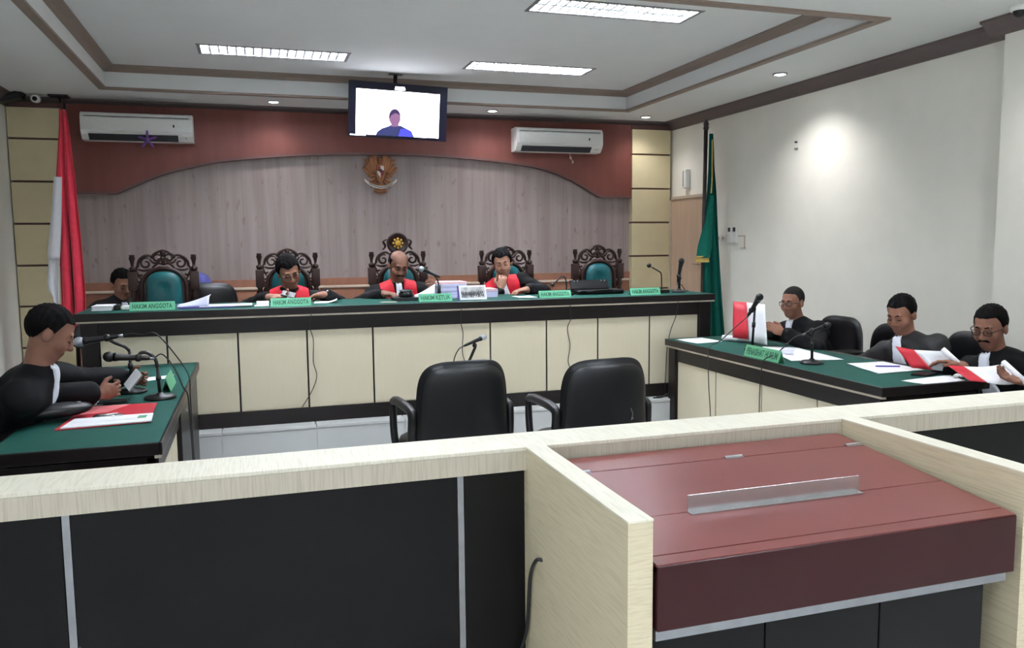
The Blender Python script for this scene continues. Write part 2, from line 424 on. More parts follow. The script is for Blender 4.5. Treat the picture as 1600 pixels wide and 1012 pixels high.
# pilasters: cream panels between dark grooves
joints = [PLAT, .58, .962, 1.335, 1.714, 2.094, 2.476, 2.76]
for x0, x1 in ((-2.05, -1.62), (4.1, 4.58)):
    pl = MB().box(x0+.006, x1-.006, 8.405, YB, PLAT, 2.8).build('pilaster', 'groove_brown'); pl['kind'] = 'structure'
    pl.name = 'trim_4' if x0 < 0 else 'trim_5'; pl['label'] = 'left cream pilaster with dark grooves on the back wall' if x0 < 0 else 'right cream pilaster with dark grooves on the back wall'
    for a, b in zip(joints[:-1], joints[1:]):
        MB().box(x0, x1, 8.385, YB-.01, a+.009, b-.009, .003).build('panel', 'panel_cream', pl)
# door in the right wall beside the pilaster
d1 = struct('door_1', MB().box(XR-.03, XR+.01, 7.62, 8.36, PLAT, 1.97), 'wood_door', label='pale wooden door behind the green flag')
MB().box(XR-.045, XR, 7.57, 7.62, PLAT, 2.0).box(XR-.045, XR, 8.36, 8.385, PLAT, 2.0).box(XR-.045, XR, 7.57, 8.385, 1.97, 2.0).build('door_frame', 'rail_pale', d1)
MB().cyl((XR-.03, 7.7, 1.25), (XR-.08, 7.7, 1.25), .01).cyl((XR-.075, 7.7, 1.25), (XR-.075, 7.81, 1.25), .009).build('door_handle', 'steel', d1)

# ------------------------------------------------------------------ ceiling lamps
def troffer(x0, x1, y0, y1, z, label, glow='tube_light'):
    t = thing('ceiling_light', label, 'light', ((x0+x1)/2, (y0+y1)/2, z), group='louvred ceiling lights')
    b = .014; h = .032
    MB().box(x0-.016, x1+.016, y0-.016, y0+b, z-.004, z).box(x0-.012, x1+.012, y1-b, y1+.012, z-.004, z).box(x0-.012, x0+b, y0+b, y1-b, z-.004, z).box(x1-b, x1+.012, y0+b, y1-b, z-.004, z).build('frame', 'fixture_grey', t)
    MB().box(x0, x1, y0, y1, z+.075, z+.083).box(x0, x0+.006, y0, y1, z, z+.075).box(x1-.006, x1, y0, y1, z, z+.075).box(x0, x1, y0, y0+.006, z, z+.075).box(x0, x1, y1-.006, y1, z, z+.075).build('reflector', 'reflector', t)
    yc = (y0+y1)/2
    for s in (-1, 1):
        MB().cyl((x0+.05, yc+s*.062, z+.052), (x1-.05, yc+s*.062, z+.052), .013, n=8).build('tube', glow, t)
    MB().box(x0+b, x1-b, yc-.014, yc+.014, z+.002, z+h).build('divider', 'reflector', t)
    n = 17; src = None
    for i in range(1, n):
        x = x0+b+(x1-x0-2*b)*i/n
        if src is None:
            src = MB().box(-.008, .008, -(y1-y0)/2+b, (y1-y0)/2-b, .002, h).build('louvre_blade', 'reflector', t, world=False); src.location = (x-(x0+x1)/2, 0, 0)
        else: share(src, 'louvre_blade', (x-(x0+x1)/2, 0, 0), t)
    return t
troffer(*UP[0], ZU, 'louvred ceiling light left of the hanging television')
troffer(*UP[1], ZU, 'louvred ceiling light right of the hanging television, small in view')
troffer(*UP[2], ZU, 'largest louvred ceiling light at the top edge of the picture')
troffer(*UP[3], ZU, 'louvred ceiling light over the open floor left of the centre')
for x in (-.3, 1.9):  # extra lamps out of view, added to brighten the room
    for y in (2.3, -.6):
        troffer(x, x+1.14, y, y+.3, ZL, 'added unseen louvred ceiling light over the public side %s %s' % ('on the left' if x < 0 else 'on the right', 'above the partition' if y > 0 else 'behind the camera'), 'tube_light_added')
def downlight(x, y, label, p=SPOT):
    t = thing('downlight', label, 'light', (x, y, ZL), group='round downlights')
    MB().lathe((x, y, ZL), [(.058, -.002), (.058, -.01), (.046, -.012), (.046, -.004)], 20).build('rim', 'steel_dull', t, True)
    MB().lathe((x, y, ZL), [(.0455, -.006), (.0455, -.009), (.02, -.016), (.001, -.017)], 20).build('bulb', 'downlight_glow', t, True)
    ld = bpy.data.lights.new('spot', 'SPOT'); ld.energy = p; ld.spot_size = math.radians(130); ld.spot_blend = .9; ld.shadow_soft_size = .06; ld.color = (1, .97, .98)
    lo = bpy.data.objects.new('spot', ld); COL.objects.link(lo); lo.location = (0, 0, -.03); lo.parent = t
downlight(.24, 8.12, 'lit round downlight above the left half of the arch panel')
downlight(2.39, 8.12, 'lit round downlight between the television and the right air conditioner')
downlight(4.12, 8.10, 'lit round downlight above the right pilaster')
downlight(4.15, 5.78, 'lit round downlight over the side of the bare right wall', 29)
downlight(4.12, 3.3, 'lit round downlight over the right desk, near the pillar', 22)
# ------------------------------------------------------------------ counters (bench and desks)
def counter(name, label, cat, loc, rz, x0, x1, depth, h, seams, base, slab=.05, legw=.1, apron=.1, leg2=None):
    """front face at local y=0 looking to -y; floor at local z=0"""
    t = thing(name, label, cat, loc, rz)
    B = lambda nm, mb, m: mb.build(nm, m, t, world=False)
    ov = .03; rim = -.018; l2 = leg2 or legw
    # top frame of four boards and a green inlay
    B('top_board', MB().box(x0-ov, x1+ov, -ov, rim, h-slab, h, .004), 'espresso')
    B('top_board', MB().box(x0-ov, x1+ov, depth-.05, depth, h-slab, h, .004), 'espresso')
    B('top_board', MB().box(x0-ov, x0+rim, rim, depth-.05, h-slab, h, .004), 'espresso_v')
    B('top_board', MB().box(x1-rim, x1+ov, rim, depth-.05, h-slab, h, .004), 'espresso_v')
    B('green_inlay', MB().box(x0+rim, x1-rim, rim, depth-.05, h-slab+.005, h-.0005), 'green_top')
    B('edge_strip', MB().box(x0-ov+.004, x1+ov-.004, -ov+.006, -ov+.03, h-slab-.012, h-slab), 'strip_pale')
    a1 = h-slab-.012
    B('apron', MB().box(x0, x1, 0, .03, a1-apron, a1), 'espresso')
    for a, b in ((x0, x0+legw), (x1-l2, x1)):
        B('leg', MB().box(a, b, -.012, depth-.06, 0, a1, .003), 'espresso_v')
    B('base_board', MB().box(x0+legw, x1-legw, -.002, .03, 0, base), 'espresso')
    ed = [x0+legw]+seams+[x1-l2]
    for a, b in zip(ed[:-1], ed[1:]):
        B('front_panel', MB().box(a+.006, b-.006, .012, .03, base, a1-apron, .002), 'desk_cream')
    for s in seams:
        B('groove', MB().box(s-.006, s+.006, .02, .032, base, a1-apron), 'espresso_v')
    B('backing', MB().box(x0+legw, x1-legw, .03, .042, .0, a1), 'espresso')
    return t
# judges bench: local origin on the platform at world (0, 5.68)
bench = counter('judges_bench', 'long dark and cream judges bench across the platform', 'bench', (0, 5.68, PLAT-.005), 0, -1.06, 3.47, .68, .805,
                [-.56, -.12, .33, .78, 1.64, 2.08, 2.5, 2.94], .105)
BT = PLAT+.8                # bench top height
ldesk = counter('prosecutor_desk', 'green topped dark desk on the left, in front of the bench end', 'desk', (-.395, 0, 0), 90, 3.37, 5.58, .62, .745, [4.1], .1, leg2=1.2)
rdesk = counter('defence_desk', 'green topped dark desk on the right along the wall', 'desk', (3.06, 0, 0), -90, -5.58, -3.34, .68, .745, [-4.94, -4.4, -3.86], .1)
DT = .745

# ------------------------------------------------------------------ partition and lectern
pt = thing('partition', 'low cream topped partition with dark panels across the front', 'partition', (1.2, 2.31, 0))
ZT = .9
for a, b in ((XL+.01, 4.49),):
    MB().box(a, b, 2.22, 2.40, ZT-.012, ZT, .002).build('top_board', 'laminate_top', pt)
    MB().box(a, b, 2.22, 2.235, ZT-.07, ZT-.012).build('front_fascia', 'laminate_v', pt)
    MB().box(a, b, 2.385, 2.40, ZT-.07, ZT-.012).build('back_fascia', 'laminate_v', pt)
    MB().box(a, b, 2.25, 2.37, 0, ZT-.012).build('core', 'dark_panel', pt)
edges = [-2.04, -1.51, -.48, .55, .745]
for a, b in zip(edges[:-1], edges[1:]):
    MB().box(a+.011, b-.011 if b < .7 else b, 2.24, 2.252, .06, ZT-.07, .001).build('dark_panel', 'dark_panel', pt)
for x in (-1.51, -.48, .55):
    MB().box(x-.009, x+.009, 2.243, 2.252, .06, ZT-.07).build('metal_strip', 'steel_dull', pt)
for a, b in ((1.93, 2.96), (2.98, 4.0), (4.02, 4.48)):
    MB().box(a, b, 2.24, 2.252, .06, ZT-.07, .001).build('dark_panel', 'dark_panel', pt)
for x0, x1 in ((.745, .805), (1.868, 1.932)):
    s = MB().box(x0, x1, 1.535, 2.239, 0, ZT-.004).build('side_board', 'laminate_h', pt)
    MB().box(x0-.001, x1+.001, 1.534, 2.222, ZT-.004, ZT+.0005).build('side_board_top', 'laminate_top', s, world=True)
MB().box(.805, 1.868, 2.235, 2.25, .0, ZT-.07).build('niche_back', 'laminate_v', pt)

lc = thing('lectern', 'reddish brown lectern with sloping lid between the partition boards', 'lectern', (1.33, 1.85, 0))
xa, xb = .812, 1.835
zt = lambda y: .797+(y-1.53)*(.858-.797)/(2.21-1.53)
def slab(y0, y1, name, parent=lc, th=.018, xa=xa, xb=xb, dz=0):
    return MB().prism([(y0, zt(y0)+dz), (y1, zt(y1)+dz), (y1, zt(y1)-th+dz), (y0, zt(y0)-th+dz)], xa, xb, 'yz').build(name, 'rosewood', parent)
slab(2.085, 2.20, 'rear_top'); slab(1.765, 2.081, 'lid'); slab(1.572, 1.762, 'front_lid'); slab(1.53, 1.568, 'front_edge')
MB().box(xa, xb, 1.525, 1.548, .645, zt(1.53)-.003, .003).build('fascia', 'rosewood_dark', lc)
MB().box(xa, xb-.02, 1.532, 1.565, .622, .645).build('trim_strip', 'steel_dull', lc)
MB().prism([(1.55, .62), (2.2, .62), (2.2, .83), (1.55, .775)], xa, xa+.02, 'yz').prism([(1.55, .62), (2.2, .62), (2.2, .83), (1.55, .775)], xb-.02, xb, 'yz').build('tray_side', 'rosewood_dark', lc)
MB().box(xa, xb-.06, 1.575, 2.2, 0, .62).build('cabinet', 'black_plastic', lc)
for a, b in ((.815, 1.11), (1.114, 1.44), (1.444, 1.772)):
    MB().box(a, b, 1.558, 1.575, .02, .618, .002).build('cabinet_door', 'dark_panel', lc)
for x in (.86, 1.36, 1.80):
    hy = 2.083
    MB().box(x-.03, x+.03, hy-.012, hy+.012, zt(hy)-.002, zt(hy)+.003).cyl((x-.03, hy, zt(hy)+.004), (x+.03, hy, zt(hy)+.004), .004, n=8).build('hinge', 'steel', lc)
hy = 1.745
hd = MB().box(1.02, 1.545, hy+.016, hy+.019, zt(hy), zt(hy)+.046, .001).box(1.02, 1.545, hy-.004, hy+.019, zt(hy)+.0005, zt(hy)+.0035).build('paper_ledge', 'steel', lc)
# power lead coming out of the side board
cb = MB().tube(spl([(.748, 2.085, .605), (.732, 2.10, .60), (.735, 2.16, .53), (.735, 2.185, .40), (.734, 2.20, .34), (.72, 2.215, .26), (.70, 2.215, .1), (.68, 2.2, .012), (.5, 2.15, .008)], 6), .0055, 8).build('power_cable', 'cable_black', smooth=True)
tag(cb, 'black cable leaving a hole in the partition side board', 'cable')
# ------------------------------------------------------------------ chairs
def office_chair(label, loc, rz, arms=True, sc=1., group='black office chairs'):
    """sitter faces local +y"""
    t = thing('office_chair', label, 'chair', loc, rz, group)
    B = lambda nm, mb, m, sm=True: mb.build(nm, m, t, smooth=sm, world=False)
    out = superell(.525, .54, 4.4, 56, .90)
    B('backrest', MB().cushion((0, -.24, .645), out, .075, bend=.05, p=7), 'black_leather')
    sh = superell(.485, .49, 4.4, 56, .90)
    B('back_shell', MB().cushion((0, -.268, .645), sh, .04, bend=.05, p=9), 'black_plastic')
    m = MB(); m.T = Matrix.Translation((0, .0, .44)) @ Matrix.Rotation(math.radians(-90), 4, 'X')
    B('seat', m.cushion((0, 0, 0), superell(.5, .48, 5, 40), .1, p=7), 'black_leather')
    B('back_bracket', MB().tube([(0, -.285, .48), (0, -.29, .43), (0, -.22, .375), (0, 0, .375)], .022, 8), 'black_plastic')
    if arms:
        for s in (-1, 1):
            x = s*.265
            B('armrest', MB().tube(spl([(x*.8, -.12, .40), (x, -.16, .44), (x, -.19, .62), (x, -.16, .665), (x, -.02, .675), (x, .13, .67), (x, .17, .63), (x, .13, .44), (x*.8, .1, .40)], 6), .02, 8, flat=1.25), 'black_plastic')
    B('gas_column', MB().cyl((0, 0, .08), (0, 0, .4), .028, .022), 'steel_dull')
    for k in range(5):
        a = math.radians(90+72*k); c, s_ = math.cos(a), math.sin(a)
        B('base_arm', MB().tube([(0, 0, .11), (c*.15, s_*.15, .095), (c*.27, s_*.27, .065)], [.028, .022, .015], 8), 'black_plastic')
        B('caster', MB().cyl((c*.27-s_*.022, s_*.27+c*.022, .03), (c*.27+s_*.022, s_*.27-c*.022, .03), .03, n=12), 'black_plastic')
    return t
ch0 = office_chair('black swivel chair with one scuffed back, nearer the left desk', (.965, 4.14, 0), 6)
ch0['label'] = 'empty black swivel chair facing the bench, below the standing microphone'
ch1 = copy_tree(ch0, (1.668, 3.95, 0), 4, 'empty black swivel chair facing the bench, with a small scuff on its back')
MB().tube([(.105, -.2895, .66), (.118, -.2885, .63), (.11, -.289, .60), (.122, -.2885, .61)], .0025, 5).build('scuff', 'grey_plastic', ch1, world=False)
copy_tree(ch0, (3.98, 4.52, 0), 80, 'empty black swivel chair between the first and second men at the right desk')
copy_tree(ch0, (4.06, 5.12, 0), 90, 'black swivel chair of the man reading an upright red folder')
copy_tree(ch0, (4.07, 3.93, 0), 84, 'black swivel chair behind the man with bowed head at the right desk')
copy_tree(ch0, (4.1, 3.26, 0), 90, 'black swivel chair of the man with the two red folders')
copy_tree(ch0, (-1.33, 4.02, 0), -90, 'black swivel chair of the man at the left desk')
copy_tree(ch0, (-.93, 7.55, PLAT), 180, 'black swivel chair of the man in a dark suit behind the leftmost carved chair')
copy_tree(ch0, (-.38, 7.40, PLAT), 0, 'black swivel chair back beside the blue headscarf, behind the purple file')

def spiral(cx, cz, r0, r1, a0, a1, n=22):
    o = []
    for i in range(n+1):
        t = i/n; a = math.radians(a0+(a1-a0)*t); r = r0+(r1-r0)*t
        o.append((cx+r*math.cos(a), 0, cz+r*math.sin(a)))
    return o
def carved_chair(label, loc, tall=False):
    """front faces local -y; back plane at y=0"""
    t = thing('carved_chair', label, 'chair', loc, 0, 'carved high chairs behind the bench')
    B = lambda nm, mb, m, sm=True: mb.build(nm, m, t, smooth=sm, world=False)
    for s in (-1, 1):
        x = s*.225
        p = B('back_post', MB().box(x-.03, x+.03, -.025, .025, 0, .55, .004).lathe((x, 0, 0), [(.022, .55), (.03, .58), (.018, .6), (.028, .66), (.03, .74), (.02, .8), (.03, .83), (.018, .86), (.028, .875)], 12).box(x-.033, x+.033, -.03, .03, .875, 1.02, .004), 'carved_wood')
        MB().lathe((x, 0, 0), [(.018, 1.02), (.026, 1.035), (.028, 1.05), (.012, 1.06), (.011, 1.075), (.016, 1.1), (.024, 1.125), (.018, 1.142), (.024, 1.15), (.012, 1.155)], 12).build('finial', 'carved_wood', p, True, False)
    fr = []
    for i in range(25):
        a = math.pi*i/24; fr.append((.165*math.cos(a), .90+.145*math.sin(a)))
    fr = [(.165, .52)]+fr+[(-.165, .52)]
    B('back_frame', MB().prism(fr, -.012, .02), 'carved_wood', False)
    B('frame_moulding', MB().tube([(a, -.014, b) for a, b in fr], .016, 8), 'carved_wood')
    cu = []
    for i in range(21):
        a = math.pi*i/20; cu.append((.13*math.copysign(abs(math.cos(a))**.75, math.cos(a)), .895+.125*math.sin(a)**.8))
    cu = cu+[(-.132, .75), (-.132, .6), (-.12, .56), (0, .55), (.12, .56), (.132, .6), (.132, .75)]
    q = B('back_cushion', MB().cushion((0, -.03, 0), [(a, b) for a, b in cu], .09, dish=.014, p=3), 'teal_leather')
    MB().ell((0, -.062, .785), (.009, .005, .009), 10, 6).build('button', 'teal_leather', q, True, False)
    # pierced scroll crest, mirrored
    m = MB()
    def both(pts, r=.010):
        n_ = len(pts)
        rr = [r*(1-.45*abs(2*i/(n_-1)-1)**2) for i in range(n_)]
        m.tube(pts, rr, 6, flat=1.3); m.tube([(-p[0], p[1], p[2]) for p in pts], rr, 6, flat=1.3)
    top = 1.19
    if not tall:
        both(spl([(0, 0, top), (.03, 0, top-.012), (.06, 0, top-.03), (.083, 0, top-.055), (.075, 0, top-.065)], 5), .013)
        both(spiral(.045, 1.125, .034, .012, 170, -190), .009)
        both(spl([(0, 0, 1.16), (.03, 0, 1.1), (.07, 0, 1.09), (.1, 0, 1.12)], 5), .010)
        m.ell((0, 0, 1.165), (.022, .018, .03), 10, 7); m.ell((0, 0, 1.10), (.016, .018, .03), 10, 7)
    else:
        m.lathe((0, -.02, 1.225), [(.001, -.008), (.07, -.006), (.078, -.016), (.09, -.014), (.095, .0), (.09, .03), (.001, .03)], 28, 'y')
        both(spl([(.09, 0, 1.26), (.12, 0, 1.24), (.105, 0, 1.2), (.13, 0, 1.17)], 5), .012)
    both(spl([(.06, 0, 1.125), (.1, 0, 1.148), (.14, 0, 1.14), (.172, 0, 1.11), (.185, 0, 1.075), (.178, 0, 1.06)], 5), .013)
    both(spiral(.125, 1.085, .046, .012, 120, -300), .010)
    both(spl([(.0, 0, 1.07), (.035, 0, 1.085), (.07, 0, 1.06), (.09, 0, 1.02)], 5), .010)
    both(spl([(.02, 0, 1.06), (.05, 0, 1.045), (.1, 0, 1.035), (.15, 0, 1.03), (.185, 0, 1.04)], 5), .011)
    both(spl([(.185, 0, 1.075), (.2, 0, 1.03), (.18, 0, .99), (.155, 0, 1.0)], 5), .012)
    both(spiral(.185, .955, .022, .008, 90, 420), .008)
    both(spl([(.165, 0, .93), (.195, 0, .9), (.178, 0, .86), (.198, 0, .82), (.18, 0, .78)], 5), .009)
    both(spl([(.198, 0, .93), (.175, 0, .89), (.195, 0, .85), (.175, 0, .8)], 5), .008)
    B('carved_crest', m, 'carved_wood')
    if tall:
        g = MB()
        for k in range(8):
            a = 2*math.pi*k/8
            g.ell((.038*math.cos(a), -.036, 1.225+.038*math.sin(a)), (.011, .004, .011), 8, 5)
        g.lathe((0, -.036, 1.225), [(.022, -.004), (.026, -.002), (.022, .004)], 16, 'y')
        B('gold_star', g, 'gold')
    m = MB(); m.T = Matrix.Translation((0, -.27, .44)) @ Matrix.Rotation(math.radians(-90), 4, 'X')
    B('seat', m.cushion((0, 0, 0), superell(.46, .46, 6, 36), .1, p=8), 'teal_leather')
    B('seat_rail', MB().box(-.24, .24, -.5, .0, .34, .41, .006), 'carved_wood', False)
    for s in (-1, 1):
        B('front_leg', MB().lathe((s*.21, -.47, 0), [(.02, 0), (.03, .05), (.02, .12), (.032, .2), (.022, .3), (.034, .34)], 12), 'carved_wood')
        B('arm', MB().tube(spl([(s*.225, -.0, .66), (s*.235, -.2, .655), (s*.24, -.36, .65), (s*.24, -.4, .62)], 5), .02, 8).lathe((s*.23, -.36, 0), [(.018, .41), (.026, .46), (.014, .52), (.022, .6), (.018, .64)], 10), 'carved_wood')
    return t
cc = carved_chair('empty carved chair with teal back, leftmost behind the bench', (-.68, 6.95, PLAT))
copy_tree(cc, (.27, 7.0, PLAT), 0, 'carved teal chair behind the bareheaded judge in glasses, left of centre')
copy_tree(cc, (2.17, 7.0, PLAT), 0, 'carved teal chair behind the judge resting his chin on a hand')
copy_tree(cc, (3.07, 7.0, PLAT), 0, 'empty carved chair with teal back, rightmost, behind the black briefcase')
carved_chair('tallest carved chair with a round gold medallion, behind the balding judge', (1.19, 7.0, PLAT), True)
# ------------------------------------------------------------------ people: implicit surfaces, one continuous body each
class Field:
    def __init__(s, lo, hi, h):
        s.lo = np.array(lo, float); s.h = h
        s.n = np.ceil((np.array(hi)-s.lo)/h).astype(int)+1
        s.F = np.full(s.n, .12, np.float32)
        s.ax = [(s.lo[i]+h*np.arange(s.n[i])).astype(np.float32) for i in range(3)]
    def block(s, lo, hi):
        a = np.clip(np.floor((np.array(lo)-s.lo)/s.h).astype(int), 0, s.n); b = np.clip(np.ceil((np.array(hi)-s.lo)/s.h).astype(int)+1, 0, s.n)
        if np.any(b <= a): return None, None
        sl = tuple(slice(a[i], b[i]) for i in range(3))
        return sl, (s.ax[0][sl[0]][:, None, None], s.ax[1][sl[1]][None, :, None], s.ax[2][sl[2]][None, None, :])
    def _smin(s, sl, d, k, sub=False):
        A = s.F[sl]
        if sub:
            d = -d
            hh = np.clip(.5-.5*(A-d)/k, 0, 1); s.F[sl] = A*(1-hh)+d*hh+k*hh*(1-hh); return
        hh = np.clip(.5+.5*(A-d)/k, 0, 1)
        s.F[sl] = A*(1-hh)+d*hh-k*hh*(1-hh)
    def cap(s, a, b, ra, rb=None, k=.02):
        rb = ra if rb is None else rb; a = np.array(a, float); b = np.array(b, float); R_ = max(ra, rb)+k+.03
        sl, g = s.block(np.minimum(a, b)-R_, np.maximum(a, b)+R_)
        if sl is None: return
        ab = b-a; L2 = max(ab@ab, 1e-12)
        px, py, pz = g[0]-a[0], g[1]-a[1], g[2]-a[2]
        t = np.clip((px*ab[0]+py*ab[1]+pz*ab[2])/L2, 0, 1)
        d = np.sqrt((px-t*ab[0])**2+(py-t*ab[1])**2+(pz-t*ab[2])**2)-(ra+(rb-ra)*t)
        s._smin(sl, d, k)
    def ell(s, c, r, M=None, k=.02, sub=False):
        c = np.array(c, float); r = np.array(r if np.ndim(r) else (r, r, r), float); R_ = r.max()+k+.03
        sl, g = s.block(c-R_, c+R_)
        if sl is None: return
        p = [g[i]-c[i] for i in range(3)]
        if M is None: M = np.eye(3)
        q = [M[j][0]*p[0]+M[j][1]*p[1]+M[j][2]*p[2] for j in range(3)]     # rows of M = axes
        k0 = np.sqrt(sum((q[j]/r[j])**2 for j in range(3))); k1 = np.sqrt(sum((q[j]/r[j]**2)**2 for j in range(3)))+1e-9
        s._smin(sl, k0*(k0-1)/k1, k, sub)
    def grid(s): return s.ax[0][:, None, None], s.ax[1][None, :, None], s.ax[2][None, None, :]

def nets(F, lo, h):
    ins = F < 0
    c = np.zeros(tuple(np.array(F.shape)-1), np.int8)
    for i in (0, 1):
        for j in (0, 1):
            for k in (0, 1):
                c += ins[i:i+c.shape[0], j:j+c.shape[1], k:k+c.shape[2]]
    act = (c > 0) & (c < 8); idx = np.argwhere(act)
    if len(idx) == 0: return np.zeros((0, 3)), []
    vid = -np.ones(c.shape, np.int64); vid[act] = np.arange(len(idx))
    cor = np.array([(i, j, k) for i in (0, 1) for j in (0, 1) for k in (0, 1)])
    V = np.stack([F[idx[:, 0]+a, idx[:, 1]+b, idx[:, 2]+d] for a, b, d in cor], 1)
    acc = np.zeros((len(idx), 3)); cnt = np.zeros(len(idx))
    for p in range(8):
        for q in range(p+1, 8):
            if abs(cor[p]-cor[q]).sum() != 1: continue
            m = (V[:, p] < 0) != (V[:, q] < 0)
            t = V[m, p]/(V[m, p]-V[m, q])
            acc[m] += cor[p]+t[:, None]*(cor[q]-cor[p]); cnt[m] += 1
    P = lo+h*(idx+acc/cnt[:, None])
    quads = []
    for ax in range(3):
        sl0 = [slice(None)]*3; sl1 = [slice(None)]*3; sl0[ax] = slice(None, -1); sl1[ax] = slice(1, None)
        A = ins[tuple(sl0)]; B = ins[tuple(sl1)]
        e = np.argwhere(A != B)
        o1, o2 = [(1, 2), (2, 0), (0, 1)][ax]
        ok = (e[:, o1] > 0) & (e[:, o2] > 0) & (e[:, o1] < F.shape[o1]-1) & (e[:, o2] < F.shape[o2]-1); e = e[ok]
        fl_ = A[tuple(e.T)]
        def cell(d1, d2):
            q = e.copy(); q[:, o1] -= d1; q[:, o2] -= d2; return vid[tuple(q.T)]
        Q = np.stack([cell(1, 1), cell(0, 1), cell(0, 0), cell(1, 0)], 1)
        Q[~fl_] = Q[~fl_][:, ::-1]
        quads.append(Q)
    return P, np.concatenate(quads)
def mesh_np(name, P, Q, m, parent):
    me = bpy.data.meshes.new(name)
    P = P-np.array(parent.location)
    me.vertices.add(len(P)); me.vertices.foreach_set('co', P.astype(np.float32).ravel())
    me.loops.add(Q.size); me.loops.foreach_set('vertex_index', Q.astype(np.int32).ravel())
    me.polygons.add(len(Q)); me.polygons.foreach_set('loop_start', np.arange(0, Q.size, 4, dtype=np.int32))
    me.polygons.foreach_set('use_smooth', np.ones(len(Q), bool))
    me.update(calc_edges=True); me.validate()
    me.materials.append(MATS[m])
    o = bpy.data.objects.new(name, me); COL.objects.link(o); o.parent = parent; return o
V3 = lambda *a: np.array(a, float)
def nrm(v): v = np.array(v, float); return v/(np.linalg.norm(v)+1e-12)
def rotv(v, ax, deg):
    a = math.radians(deg); ax = nrm(ax); v = np.array(v, float)
    return v*math.cos(a)+np.cross(ax, v)*math.sin(a)+ax*(ax@v)*(1-math.cos(a))

